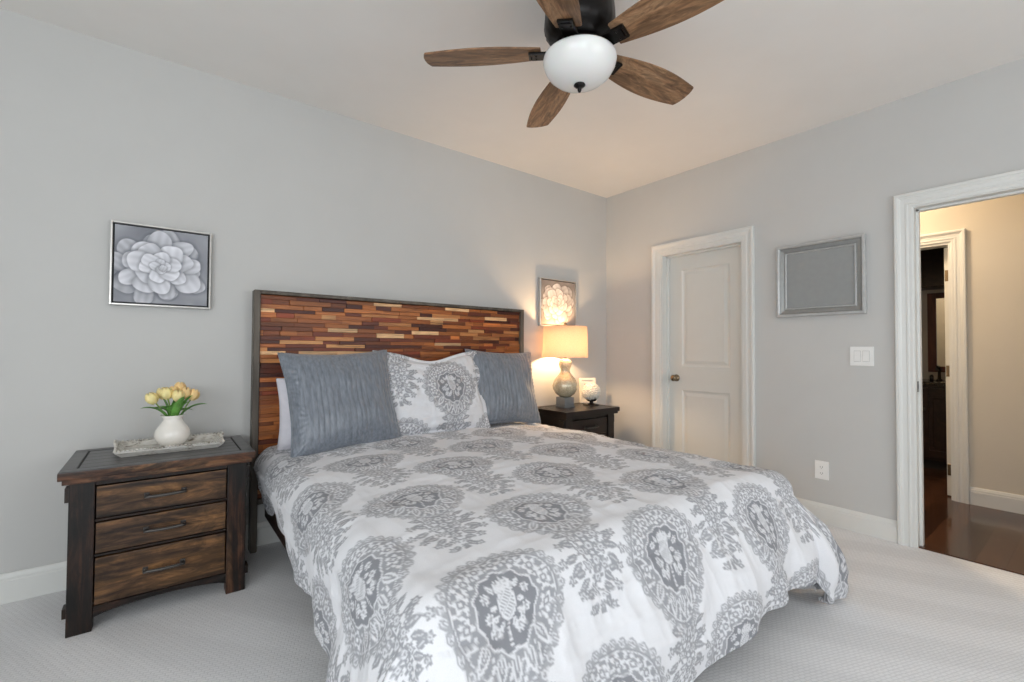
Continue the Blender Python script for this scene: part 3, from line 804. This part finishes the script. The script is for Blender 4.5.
# ------------------------------------------------------------------ pillows
def pillow(name, W, Hh, Tk, mat, center, lean, rz, label, style, seed, rollz=0.0, patoff=None, group=None, pinch=.05):
    n = 150 if style != 'plain' else 70
    u = np.linspace(-1, 1, n)[:, None] * np.ones((1, n)); v = np.linspace(-1, 1, n)[None, :] * np.ones((n, 1))
    fl = .09 if style == 'sham' else 0.0                      # flat flange
    ui = np.clip(np.abs(u) / (1 - fl), 0, 1); vi = np.clip(np.abs(v) / (1 - fl), 0, 1)
    prof = np.power(np.clip(1 - ui ** 2.6, 0, 1), .55) * np.power(np.clip(1 - vi ** 2.6, 0, 1), .55)
    x = W / 2 * u * (1 - pinch * (1 - v ** 2)); z = Hh / 2 * v * (1 - pinch * (1 - u ** 2))
    if style == 'sham': z = z - .065 * np.exp(-(u / .5) ** 2) * sstep(.2, 1, v)
    out = []
    for sgn in (1, -1):
        dsp = Tk / 2 * prof
        dsp = dsp + .012 * prof * vnoise(u * 2.2 + seed, v * 2.2 + sgn, seed) + .005 * vnoise(u * 6 + 3, v * 4, seed + 1) * np.sqrt(prof)
        if style == 'pleat':
            ph = np.cumsum(np.where(np.arange(n) % 7 < 1, 1.5, 1.0)) / n
            xs = u + .002 * vnoise(u * 4, v * 2, seed + 4)
            rid = np.abs(((xs * 9.0 + .22 * np.sin(xs * 9 + seed)) % 1) - .5) * 2
            dsp = dsp + .0065 * (np.power(rid, .35) - .75) * np.clip(prof * 3, 0, 1)
            dsp = dsp + .003 * np.sin(v * 55 + 8 * vnoise(u * 4, v * 2, seed + 2)) * np.exp(-((np.abs(u) - 1) / .16) ** 2)
        else:
            for k, (fx, fy, am) in enumerate(((3, 7, .006), (8, 4, .005), (14, 11, .002))):
                dsp = dsp + am * (1 - 2 * np.abs(vnoise(u * fx + k, v * fy + k * 3, seed + 7 + k))) * np.clip(prof * 2, .25, 1)
        edge = np.maximum(np.abs(u), np.abs(v)); dsp = np.where(edge > .9999, 0, np.maximum(dsp, .002))
        wav = (.010 if style == 'sham' else .004) * np.sin(u * 9 + seed) * np.cos(v * 8) * sstep(.75, 1, edge)
        out.append(np.stack([x, -sgn * dsp + wav, z], -1))
    A, B = out
    idx = np.arange(n * n).reshape(n, n)
    qf = np.stack([idx[:-1, :-1], idx[1:, :-1], idx[1:, 1:], idx[:-1, 1:]], -1).reshape(-1, 4)
    bord = np.zeros((n, n), bool); bord[0] = bord[-1] = True; bord[:, 0] = bord[:, -1] = True
    mp = np.where(bord, idx, n * n + idx)                     # back face shares the border
    qb = np.stack([mp[:-1, :-1], mp[:-1, 1:], mp[1:, 1:], mp[1:, :-1]], -1).reshape(-1, 4)
    V = np.concatenate([A.reshape(-1, 3), B.reshape(-1, 3)])
    used = np.zeros(len(V), bool); used[qf.ravel()] = True; used[qb.ravel()] = True
    rem = np.cumsum(used) - 1
    me = np_mesh(bpy.data.meshes.new(name), V[used], np.concatenate([rem[qf], rem[qb]]))
    if patoff is not None:
        pt = sample_pat(x * patoff[2] + patoff[0], -z * patoff[2] + patoff[1])
        set_float(me, 'pattern', np.concatenate([pt.ravel(), pt.ravel()])[used])
    o = link(name, me, mat); o.location = center
    o.rotation_euler = Euler((-lean, rollz, rz), 'XYZ')
    tag(o, label, 'pillow', group)
    if style == 'pleat':                                      # corded edge
        pts = []
        for k in range(4 * 40):
            s, tt = divmod(k, 40); f = -1 + 2 * tt / 40
            a_, b_ = ((f, -1), (1, f), (-f, 1), (-1, -f))[s]
            pts.append((W / 2 * a_ * (1 - pinch * (1 - b_ ** 2)), .004 * math.sin(a_ * 9 + seed) * math.cos(b_ * 8), Hh / 2 * b_ * (1 - pinch * (1 - a_ ** 2))))
        pts.append(pts[0])
        MB().tube(pts, .0042, 8, caps=False).build('piping', mat, o)
    return o
pillow('sleeping_pillow', .74, .42, .15, 'sheet', (.905, -.200, .795), .12, 0, 'plain white pillow peeking out behind the large left grey pillow', 'plain', 5)
pillow('throw_pillow', .62, .59, .20, 'satin', (2.125, -.245, .885), .30, -.05, 'pleated slate grey pillow at the lamp side of the bed', 'pleat', 21, .04, group='pleated grey pillows', pinch=.08)
pillow('pillow_sham', .82, .60, .15, 'damask', (1.50, -.30, .885), .34, .03, 'white and grey damask pillow between the two grey pillows', 'sham', 31, 0.0, (.16 - .075, .14 + .02, .86))
pillow('throw_pillow', .65, .61, .22, 'satin', (.865, -.362, .874), .36, .06, 'pleated slate grey pillow nearest the vase of tulips', 'pleat', 11, -.03, group='pleated grey pillows', pinch=.085)

# ------------------------------------------------------------------ nightstands
NH = 0.676
def make_nightstand(label, loc, W, D, mm):
    """origin at the floor, middle of the back edge; front faces -y; mm: materials of edge, top, post, side, drawer, apron"""
    EDGE, TOP, POST, SIDE, DRAW, APR = mm
    r = thing('nightstand', label, 'nightstand', loc, 0, 'matching rustic nightstands')
    xl = W / 2; t = MB()
    t.box(-xl, xl, -D, 0, NH - .036, NH - .0035, .005)
    t.box(-xl + .012, xl - .012, -D + .012, -.004, NH - .056, NH - .035, .004)
    top = t.build('tabletop', EDGE, r)
    for a in ((-xl + .002, xl - .002, -D + .002, -D + .052), (-xl + .002, xl - .002, -.05, -.002), (-xl + .002, -xl + .05, -D + .052, -.05), (xl - .05, xl - .002, -D + .052, -.05)):
        MB().box(*a, NH - .006, NH, .0015, 1).build('border_plank', TOP, top)
    MB().box(-xl + .05, xl - .05, -D + .05, -.05, NH - .006, NH - .003).build('groove_line', 'groove', top)
    yy = -D + .058; n = 5; w = (D - .116) / n
    for k in range(n): MB().box(-xl + .058, xl - .058, yy + k * w, yy + (k + 1) * w - .0018, NH - .006, NH - .0006, .0015, 1).build('inlay_plank', TOP, top)
    px = xl - .030; PD = .07; PW = .080
    for sx in (-1, 1):
        for yf in (-D + .040, -.012 - PD):
            lg = MB(); x0, x1 = sorted((sx * px, sx * (px - PW)))
            lg.box(x0, x1, yf, yf + PD, 0.001, NH - .055, .004)
            o = lg.build('leg', POST, r)
            xo = sx * px
            for z0, z1 in ((.075, .115), (NH - .135, NH - .075)):
                MB().box(*sorted((xo - sx * .004, xo + sx * .013)), yf + .008, yf + PD - .008, z0, z1, .003).build('corbel_block', SIDE, o)
        MB().box(*sorted((sx * (px - .012), sx * (px - .03))), -D + .11, -.08, .09, NH - .056).build('side_panel', SIDE, r)
    ix = px - PW
    MB().box(-ix - .002, ix + .002, -.03, -.015, .09, NH - .056).build('back_panel', SIDE, r)
    MB().box(-ix - .002, ix + .002, -D + .085, -.03, .10, .115).build('bottom_shelf', SIDE, r)
    yf = -D + .056
    for z0, z1 in ((NH - .080, NH - .055), (.444, .456), (.298, .310)):
        MB().box(-ix - .002, ix + .002, yf - .002, yf + .03, z0, z1, .002, 1).build('front_rail', SIDE, r)
    ap = MB(); pts = [(-ix, .098), (ix, .098)] + [(ix - 2 * ix * k / 16, .052 + .026 * math.sin(PI * k / 16) ** .6) for k in range(17)]
    ap.prism(pts, yf - .006, yf + .02, Matrix(((1, 0, 0, 0), (0, 0, 1, 0), (0, 1, 0, 0), (0, 0, 0, 1))))
    ap.build('apron', APR, r)
    for z0, z1 in ((.458, NH - .082), (.312, .442), (.100, .296)):
        dm = MB().box(-ix + .004, ix - .004, yf - .008, yf + .014, z0 + .002, z1 - .002, .004)
        dm.box(-ix + .03, ix - .03, yf + .014, -.06, z0 + .012, z1 - .02)
        dr = dm.build('drawer', DRAW, r)
        hz = (z0 + z1) / 2 + (.0 if z1 - z0 < .16 else .005); h = MB()
        for sx in (-1, 1):
            h.box(sx * .066 - .010, sx * .066 + .010, yf - .013, yf - .008, hz - .012, hz + .012, .002, 1)
            h.box(sx * .066 - .005, sx * .066 + .005, yf - .034, yf - .012, hz - .005, hz + .005, .001, 1)
        h.tube([(-.074 + .148 * k / 8, yf - .036 - .003 * math.sin(PI * k / 8), hz - .002 * math.sin(PI * k / 8)) for k in range(9)], .0062, 10)
        h.build('handle', 'iron', dr)
    return r
N1 = (.034, -.058, 0); N2 = (2.90, -.03, 0)
make_nightstand('dark rustic nightstand holding the tray and tulips, left of the bed', N1, .69, .51, ('ns_top', 'ns_inlay', 'ns_post', 'ns_side', 'ns_drawer', 'ns_apron'))
make_nightstand('near black nightstand under the lit table lamp', N2, .66, .45, ('ns2_wood', 'ns2_top', 'ns2_wood', 'ns2_wood', 'ns2_drawer', 'ns2_wood'))

# tray
def make_tray():
    r = thing('serving_tray', 'distressed white tray with beaded rim on the nightstand top', 'tray', (.056, -.262, NH))
    w, d = .180, .112
    b = MB().box(-w, w, -d, d, .0, .008, .002, 1); b.build('tray_base', 'tray', r)
    s = bmesh.new(); R1 = []
    prof = ((0, .004), (.024, .030), (.028, .030), (.026, .022), (.004, .0))
    for e, zz in prof: R1.append([s.verts.new((sx * (w + e), sy * (d + e), zz)) for sx, sy in ((-1, -1), (1, -1), (1, 1), (-1, 1))])
    for A, B in zip(R1, R1[1:]):
        for k in range(4): s.faces.new((A[k], A[(k + 1) % 4], B[(k + 1) % 4], B[k]))
    bmesh.ops.recalc_face_normals(s, faces=s.faces)
    MB().merge(s).build('tray_rim', 'tray', r)
    bd_ = MB(); W2, D2 = w + .026, d + .026
    for k in range(28):
        x = -W2 + 2 * W2 * k / 27
        for sy in (-1, 1): bd_.sphere((x, sy * D2, .0325), .0078, 1, (1, .8, .8))
    for k in range(1, 16):
        y = -D2 + 2 * D2 * k / 16
        for sx in (-1, 1): bd_.sphere((sx * W2, y, .0325 + .010 * math.sin(PI * k / 16)), .0078, 1, (.8, 1, .8))
    bd_.build('beaded_edge', 'tray', r)
    for sx in (-1, 1):
        MB().tube([(sx * W2, -.05, .034), (sx * (W2 + .006), -.035, .055), (sx * (W2 + .006), .035, .055), (sx * W2, .05, .034)], .006, 8).build('handle', 'tray', r)
make_tray()

# vase and tulips
VP = Vector((.060, -.240, NH + .0085))
vs = thing('vase', 'round cream ceramic vase holding tulips on the white tray', 'vase', VP)
MB().lathe([(0, 0), (.042, 0), (.046, .005), (.068, .018), (.082, .040), (.086, .058), (.082, .078), (.070, .098), (.056, .114), (.047, .127), (.045, .138), (.056, .153),
            (.052, .153), (.041, .138), (.043, .127), (.05, .116), (.062, .104), (.0, .10)], n=48, fn=lambda a, z_: .87 + (.09 * max(0, math.cos(a - 2.6)) ** 6 if z_ > .138 else 0)).build('vase_body', 'ceramic', vs)
def petal_bloom(c, d, R, mb, seed):
    """closed tulip cup: six overlapping petals round an axis d"""
    q = Vector((0, 0, 1)).rotation_difference(Vector(d).normalized()).to_matrix().to_4x4()
    Mx = Matrix.Translation(c) @ q; rr = random.Random(seed)
    for k in range(6):
        a0 = 2 * PI * k / 6 + rr.uniform(-.1, .1); inner = k % 2; b = bmesh.new(); rows = []
        for i in range(8):
            t = i / 7; prof = R * (.25 + 1.0 * math.sin(PI * min(1, t * .86 + .06)) ** .8) * (.9 if inner else 1.0); half = .72 * math.sin(PI * (t * .86 + .08)) ** .7
            row = []
            for j in range(6):
                a = a0 + half * (j / 5 * 2 - 1); e = 1 - .10 * abs(j / 5 * 2 - 1)
                row.append(b.verts.new((prof * math.cos(a) * e, prof * math.sin(a) * e, R * 2.55 * t)))
            rows.append(row)
        for A, B in zip(rows, rows[1:]):
            for j in range(5): b.faces.new((A[j], A[j + 1], B[j + 1], B[j]))
        mb.merge(b, Mx, True)
def blade_leaf(mb, p0, p1, p2, w, sag=0.0):
    p0, p1, p2 = Vector(p0), Vector(p1), Vector(p2); b = bmesh.new(); rows = []
    for i in range(11):
        t = i / 10; p = p0 * (1 - t) ** 2 + p1 * 2 * t * (1 - t) + p2 * t * t
        dv = ((p1 - p0) * (1 - t) + (p2 - p1) * t).normalized(); s_ = dv.cross(Vector((0, 0, 1)))
        if s_.length < .05: s_ = Vector((1, 0, 0))
        s_.normalize(); nn = s_.cross(dv)
        ww = w * math.sin(PI * min(1, .12 + .88 * t)) ** .8 + .0006
        rows.append([b.verts.new(p - s_ * ww + nn * ww * .45), b.verts.new(p), b.verts.new(p + s_ * ww + nn * ww * .45)])
    for A, B in zip(rows, rows[1:]):
        for j in range(2): b.faces.new((A[j], A[j + 1], B[j + 1], B[j]))
    mb.merge(b, None, True)
# offsets of blooms: u = to the camera's right, v = towards the camera, w = up from the vase mouth
CR = Vector((math.cos(.03), -math.sin(.03), 0)); CV = Vector((.0, -1, 0))
tul = [(-.088, .03, .068, 'petal_y', 'pale yellow tulip leaning farthest left over the vase rim'),
       (-.040, -.02, .085, 'petal_y', 'yellow tulip at the upper left of the bouquet in the vase'),
       (-.022, .045, .088, 'petal_y', 'yellow tulip in front, just left of the bouquet centre'),
       (.012, .0, .090, 'petal_o', 'peach tulip in the middle of the bouquet in the vase'),
       (.030, .060, .076, 'petal_y', 'pale yellow tulip lowest at the front centre of the bouquet'),
       (.040, -.03, .108, 'petal_o', 'peach tulip standing tallest at the back of the bouquet'),
       (.066, .02, .084, 'petal_o', 'peach tulip right of the bouquet centre'),
       (.104, .0, .074, 'petal_o', 'orange peach tulip leaning farthest right over the vase rim')]
mouth = VP + Vector((0, 0, .15))
for k, (u, vv, w, mt_, lab) in enumerate(tul):
    c = mouth + CR * (u * .74 - .006) + CV * vv * .7 + Vector((0, 0, w + .002))
    base = mouth + (CR * u + CV * vv) * .14 + Vector((0, 0, -.035)); mid = mouth + (CR * u + CV * vv) * .45 + Vector((0, 0, w * .45))
    t_ = thing('tulip', lab, 'tulip', c, 0, 'tulips in the vase')
    L = lambda p: p - c
    pts = [L(base * (1 - s) ** 2 + mid * 2 * s * (1 - s) + c * s * s) for s in [i / 8 for i in range(9)]]
    MB().tube(pts, .0032, 8).build('stem', 'stem', t_)
    pb = MB(); petal_bloom((0, 0, -.004), (c - mid) + Vector((0, 0, .02)), .0235, pb, k); pb.build('bloom', mt_, t_)
    lf = MB(); sgn = 1 if u > 0 else -1
    tip = mouth + CR * (u * 1.0 + sgn * (.04 if k in (0, 7) else .012)) + CV * (vv * 1.1 + .02) + Vector((0, 0, (.035 if k in (0, 2, 7) else .085) + .2 * w))
    blade_leaf(lf, L(base), L(mouth + (CR * u + CV * vv) * .6 + Vector((0, 0, .06))), L(tip), .019)
    lf.build('leaf', 'leaf', t_)
    an = k * 2.4; l2 = MB(); tp = mouth + Vector((.085 * math.cos(an), .06 * math.sin(an), .02 + .025 * (k % 3)))
    blade_leaf(l2, L(base), L(mouth + Vector((.02 * math.cos(an), .02 * math.sin(an), .05))), L(tp), .017); l2.build('leaf', 'leaf', t_)

# ------------------------------------------------------------------ table lamp and ornaments on the far nightstand
LP = Vector((2.83, -.20, NH))
lp = thing('table_lamp', 'lit gourd shaped glass table lamp with drum shade on far nightstand', 'lamp', LP)
MB().box(-.062, .062, -.062, .062, .0, .014, .003).box(-.056, .056, -.056, .056, .014, .088, .004).build('lamp_base', 'chrome', lp)
MB().lathe([(.03, .088), (.05, .092), (.085, .118), (.106, .155), (.112, .185), (.106, .215), (.088, .248), (.060, .280), (.042, .305), (.040, .325), (.050, .350), (.058, .375),
            (.055, .398), (.042, .415), (.022, .424), (0, .426)], n=48).build('lamp_body', 'gourd', lp)
MB().lathe([(.014, .424), (.014, .455), (.020, .46), (.020, .50), (0, .50)], n=20).build('socket', 'nickel', lp)
MB().sphere((0, 0, .545), .032, 3, (1, 1, 1.25)).build('bulb', 'bulb', lp)
hp = MB().tube([(-.02, 0, .455), (-.06, 0, .52), (-.06, 0, .62), (-.02, 0, .705), (0, 0, .71), (.02, 0, .705), (.06, 0, .62), (.06, 0, .52), (.02, 0, .455)], .0022, 8)
for a in (0, 2.094, 4.189): hp.tube([(0, 0, .708), (.188 * math.cos(a), .188 * math.sin(a), .702)], .0022, 6)
hp.build('harp', 'nickel', lp)
z0, z1, ra, rb = .436, .706, .200, .190
MB().lathe([(ra, z0), (rb, z1), (rb - .003, z1), (ra - .003, z0), (ra, z0)], n=64).build('lamp_shade', 'shade', lp)
MB().lathe([(0, .706), (.012, .708), (.006, .716), (.012, .726), (.013, .734), (.006, .744), (0, .746)], n=18).build('finial', 'nickel', lp)

pf = thing('photo_frame', 'small white tabletop frame with a line of grey script behind flower ball', 'frame', (3.235, -.10, NH), -.35)
Mf = Matrix.Rotation(-.10, 4, 'X')
f = MB()
for x0, x1, a, b in ((-.085, -.062, 0, .235), (.062, .085, 0, .235), (-.062, .062, 0, .023), (-.062, .062, .212, .235)): f.box(x0, x1, -.012, .012, a, b, .003, 1, Mf)
f.build('frame_border', 'cardwhite', pf)
MB().box(-.062, .062, -.002, .008, .023, .212, 0, 1, Mf).build('card', 'cardwhite', pf)
ik = MB()
for k, wd in enumerate((.010, .006, .012, .008, .011)): ik.box(-.036 + k * .0145, -.036 + k * .0145 + wd, -.0035, -.0018, .172, .180, 0, 1, Mf)
ik.build('script_line', 'ink', pf)
fbk = thing('flower_ball', 'round white blossom ball in a dark footed bowl beside the lamp', 'ornament', (3.13, -.235, NH))
MB().lathe([(0, 0), (.075, 0), (.078, .004), (.05, .012), (.018, .018), (.016, .030), (.040, .038), (.052, .055), (.048, .055), (.03, .042), (0, .04)], n=30).build('bowl', 'darkglass', fbk)
fb = MB(); rr = random.Random(3); Nn = 95
for k in range(Nn):
    y = 1 - 2 * (k + .5) / Nn; ra_ = math.sqrt(1 - y * y); a = k * 2.39996
    if y < -.75: continue
    p = Vector((ra_ * math.cos(a), ra_ * math.sin(a), y)) * .078
    c = p + Vector((0, 0, .118)); q = Vector((0, 0, 1)).rotation_difference(p.normalized()).to_matrix().to_4x4(); Mx = Matrix.Translation(c) @ q
    for j in range(4):
        aj = j * PI / 2 + rr.uniform(0, 1); fb.sphere((.0105 * math.cos(aj), .0105 * math.sin(aj), .002), .0105, 1, (1, 1, .45), Mx)
fb.sphere((0, 0, .118), .073, 2); fb.build('blossoms', 'flowerwhite', fbk)

# ------------------------------------------------------------------ pictures, mirror, switch, outlet
def peony(N, cols, seed):
    """painted peony: (N, N, 4) linear colours, row 0 at the bottom"""
    rs = random.Random(seed); x, y = np.meshgrid(np.linspace(0, 1, N), np.linspace(0, 1, N))
    bg = .5 + .5 * vnoise(x * 3, y * 3, seed) * .8 + .15 * vnoise(x * 9, y * 9, seed + 1)
    val = .10 + .34 * np.clip(bg, 0, 1)
    cx, cy = .47, .50
    def petal(px, py, ang, L, Wd, tone):
        nonlocal val
        dx, dy = x - px, y - py; p = dx * math.cos(ang) + dy * math.sin(ang); q = -dx * math.sin(ang) + dy * math.cos(ang)
        wob = 1 + .035 * np.sin(4 * np.arctan2(q / Wd, p / L) + tone * 40); d = np.power(np.abs(p / L) ** 2.3 + np.abs(q / Wd) ** 2.3, 1 / 2.3) / wob
        sh = np.clip(1.28 - d, 0, .28) / .28; val = val * (1 - .42 * sh)          # painted dark edge round each petal
        m_ = np.clip((1 - d) / .05, 0, 1)
        pv = tone + .22 * np.clip(p / L, -1, 1) + .07 * vnoise(x * 14 + 9 * tone, y * 14, seed + 3) + .06 * np.sin(q / Wd * 9 + tone * 20) - .16 * np.clip(1 - (1 - d) / .2, 0, 1) * (p < .4 * L)
        val = val * (1 - m_) + pv * m_
    for R, n, L, Wd, tn in ((.41, 10, .14, .13, .42), (.32, 9, .155, .13, .54), (.215, 7, .145, .12, .66), (.12, 6, .11, .085, .68), (.055, 4, .075, .06, .62)):
        o0 = rs.uniform(0, 6)
        for k in range(n):
            a = o0 + 2 * PI * k / n + rs.uniform(-.15, .15); r_ = R * rs.uniform(.8, 1.15)
            petal(cx + r_ * math.cos(a), cy + r_ * .86 * math.sin(a), a + rs.uniform(-.6, .6), L * rs.uniform(.75, 1.15), Wd * rs.uniform(.8, 1.2), tn + rs.uniform(-.12, .12))
    petal(cx + .03, cy - .02, 1.2, .045, .04, .6)
    val = np.clip(val, .05, 1)
    a, b = np.array(cols[0][:3]), np.array(cols[1][:3])
    out = np.ones((N, N, 4)); out[..., :3] = a + (b - a) * val[..., None]
    return out
def canvas(name, x0, x1, z0, z1, cols, seed, label):
    r = thing(name, label, 'picture', ((x0 + x1) / 2, 0, z0)); w = (x1 - x0) / 2; h = z1 - z0; e = .009
    f = MB()
    for a, b, c, d in ((-w, -w + e, 0, h), (w - e, w, 0, h), (-w + e, w - e, 0, e), (-w + e, w - e, h - e, h)): f.box(a, b, -.036, -.001, c, d, .0015, 1)
    f.build('picture_frame', 'paleframe', r)
    MB().box(-w + e, w - e, -.014, -.002, e, h - e).build('backing', 'frameblack', r)
    g = e + .008; N = 170
    X, Z = np.meshgrid(np.linspace(-w + g, w - g, N), np.linspace(g, h - g, N))
    P = np.stack([X, np.full_like(X, -.031), Z], -1); me = grid_mesh('canvas', P.transpose(1, 0, 2))
    set_color(me, 'tone', peony(N, cols, seed).transpose(1, 0, 2).reshape(-1, 4))
    bm = bmesh.new(); bm.from_mesh(me)
    ed = [q for q in bm.edges if q.is_boundary]; ex = bmesh.ops.extrude_edge_only(bm, edges=ed)
    for q in ex['geom']:
        if isinstance(q, bmesh.types.BMVert): q.co.y = -.014
    bmesh.ops.recalc_face_normals(bm, faces=bm.faces)
    bm.to_mesh(me); bm.free()
    link('canvas', me, 'paint', r)
canvas('framed_picture', -.2055, .2235, 1.392, 1.820, (lin((86, 91, 101)), lin((240, 241, 248))), 5, 'framed grey peony painting on the wall above the tulips')
canvas('framed_picture', 2.683, 3.140, 1.392, 1.826, (lin((104, 90, 82)), lin((244, 236, 230))), 9, 'framed peony painting with warm lamp tint in its colours behind the lit lamp')  # warmth of the lamp light is mixed into these canvas colours

def make_mirror():
    y0, y1, z0, z1 = -2.170, -1.635, 1.4215, 1.9366
    r = thing('wall_mirror', 'wide silver framed plain grey mirror on the wall beside the closet door', 'mirror', (XE, (y0 + y1) / 2, z0))
    w = (y1 - y0) / 2; h = z1 - z0
    prof = [(0, 0), (0, .026), (.004, .031), (.016, .031), (.020, .026), (.024, .018), (.050, .012), (.054, .016), (.060, .016), (.064, .010), (.064, 0)]   # (inset, depth)
    bm = bmesh.new(); R_ = []
    for e, d in prof: R_.append([bm.verts.new((-d - .0005, yy, zz)) for yy, zz in ((-w + e, e), (w - e, e), (w - e, h - e), (-w + e, h - e))])
    for A, B in zip(R_, R_[1:]):
        for k in range(4): bm.faces.new((A[k], A[(k + 1) % 4], B[(k + 1) % 4], B[k]))
    bmesh.ops.recalc_face_normals(bm, faces=bm.faces)
    MB().merge(bm).build('mirror_frame', 'silver', r)
    ch = bmesh.new(); R2 = []
    for e, d in ((.022, .0225), (.025, .0185), (.049, .0128), (.051, .0145)): R2.append([ch.verts.new((-d - .0012, yy, zz)) for yy, zz in ((-w + e, e), (w - e, e), (w - e, h - e), (-w + e, h - e))])
    for A, B in zip(R2, R2[1:]):
        for k in range(4): ch.faces.new((A[k], A[(k + 1) % 4], B[(k + 1) % 4], B[k]))
    bmesh.ops.recalc_face_normals(ch, faces=ch.faces)
    MB().merge(ch).build('frame_channel', 'channel', r)
    MB().box(-.009, -.001, -w + .062, w - .062, .062, h - .062, .0).build('mirror_glass', 'grey_panel', r)
make_mirror()
def plate(name, label, cat, yc, zc, w, h, gangs, kind):
    r = thing(name, label, cat, (XE, yc, zc))
    MB().box(-.007, -.0005, -w / 2, w / 2, -h / 2, h / 2, .003).build('cover_plate', 'plastic', r)
    for k in range(gangs):
        y = (k - (gangs - 1) / 2) * .046
        if kind == 'switch':
            MB().box(-.0078, -.006, y - .019, y + .019, -.036, .036, .001, 1).build('switch_bezel', 'bezel', r)
            b = MB(); b.prism([(-.007, -.033), (-.0125, -.033), (-.0085, .0), (-.0085, .033), (-.007, .033)], y - .0165, y + .0165, Matrix(((1, 0, 0, 0), (0, 0, 1, 0), (0, 1, 0, 0), (0, 0, 0, 1)))); b.build('rocker', 'plastic', r)
        else:
            for dz in (-.021, .021):
                f_ = MB().box(-.0095, -.006, y - .017, y + .017, dz - .0145, dz + .0145, .002).build('socket_face', 'plastic', r)
                s_ = MB().box(-.0101, -.009, y - .008, y - .0055, dz - .004, dz + .006); s_.box(-.0101, -.009, y + .0055, y + .008, dz - .004, dz + .005); s_.box(-.0101, -.009, y - .002, y + .002, dz - .010, dz - .0065)
                s_.build('slots', 'slot', f_)
plate('light_switch', 'white double rocker light switch on the wall beside the doorway', 'switch', -2.14, 1.144, .127, .124, 2, 'switch')
plate('electrical_outlet', 'white electrical outlet low on the wall near the doorway', 'outlet', -1.908, .362, .083, .125, 1, 'outlet')

# ------------------------------------------------------------------ ceiling fan
FC = Vector((1.40, -1.745, H))
fan = thing('ceiling_fan', 'dark bronze ceiling fan with five weathered oak blades and white glass bowl', 'fan', FC)
MB().lathe([(0, 0), (.105, 0), (.112, -.012), (.112, -.05), (.132, -.075), (.144, -.095), (.148, -.125), (.150, -.185), (.146, -.212), (.128, -.238), (.10, -.252), (.10, -.26), (0, -.26)], n=56,
           fn=lambda a, z_: 1 + (.018 * math.cos(24 * a) if -.245 < z_ < -.18 else 0)).build('motor_housing', 'bronze', fan)
MB().lathe([(0, -.24), (.088, -.24), (.088, -.275), (.118, -.295), (.148, -.318), (.151, -.328), (.146, -.332), (0, -.332)], n=48).build('light_fitter', 'bronze', fan)
MB().lathe([(.142, -.320), (.154, -.325), (.156, -.336), (.150, -.360), (.134, -.388), (.108, -.411), (.074, -.427), (.036, -.435), (0, -.437)], n=56).build('glass_bowl', 'milkglass', fan)
MB().lathe([(0, -.430), (.022, -.433), (.025, -.439), (.016, -.447), (.008, -.451), (.009, -.459), (.005, -.468), (0, -.470)], n=24).build('finial', 'bronze', fan)
def blade_outline():
    top = []
    for k in range(25):
        t = k / 24; x = .165 + .495 * t
        w = .054 + .030 * math.sin(PI * min(1, t * .93)) ** 1.0 + .004 * t
        top.append((x, w))
    end = [(.667, .050), (.673, .030), (.675, 0), (.673, -.030), (.667, -.050)]
    return top + end + [(x, -w) for x, w in reversed(top)]
bo = blade_outline()
for k in range(5):
    a = math.radians(65 + 72 * k)
    Mx = Matrix.Translation((0, 0, -.292)) @ Matrix.Rotation(a, 4, 'Z') @ Matrix.Rotation(math.radians(-12), 4, 'X')
    me_b = MB().prism(bo, -.004, .004, None, .0015)
    b = me_b.build('blade', 'bladewood', fan); b.matrix_local = Mx
    ir = MB()
    ir.box(.09, .204, -.032, .032, -.016, -.004, .003)
    for sy in (-1, 1): ir.box(.200, .214, sy * .026 - .006, sy * .026 + .006, -.014, -.004, .002)
    ir.box(.208, .218, -.032, .032, -.014, -.004, .002)
    for sx, sy in ((.185, .018), (.185, -.018)): ir.sphere((sx, sy, -.017), .005, 1, (1, 1, .5))
    ir.build('blade_bracket', 'bronze', b)
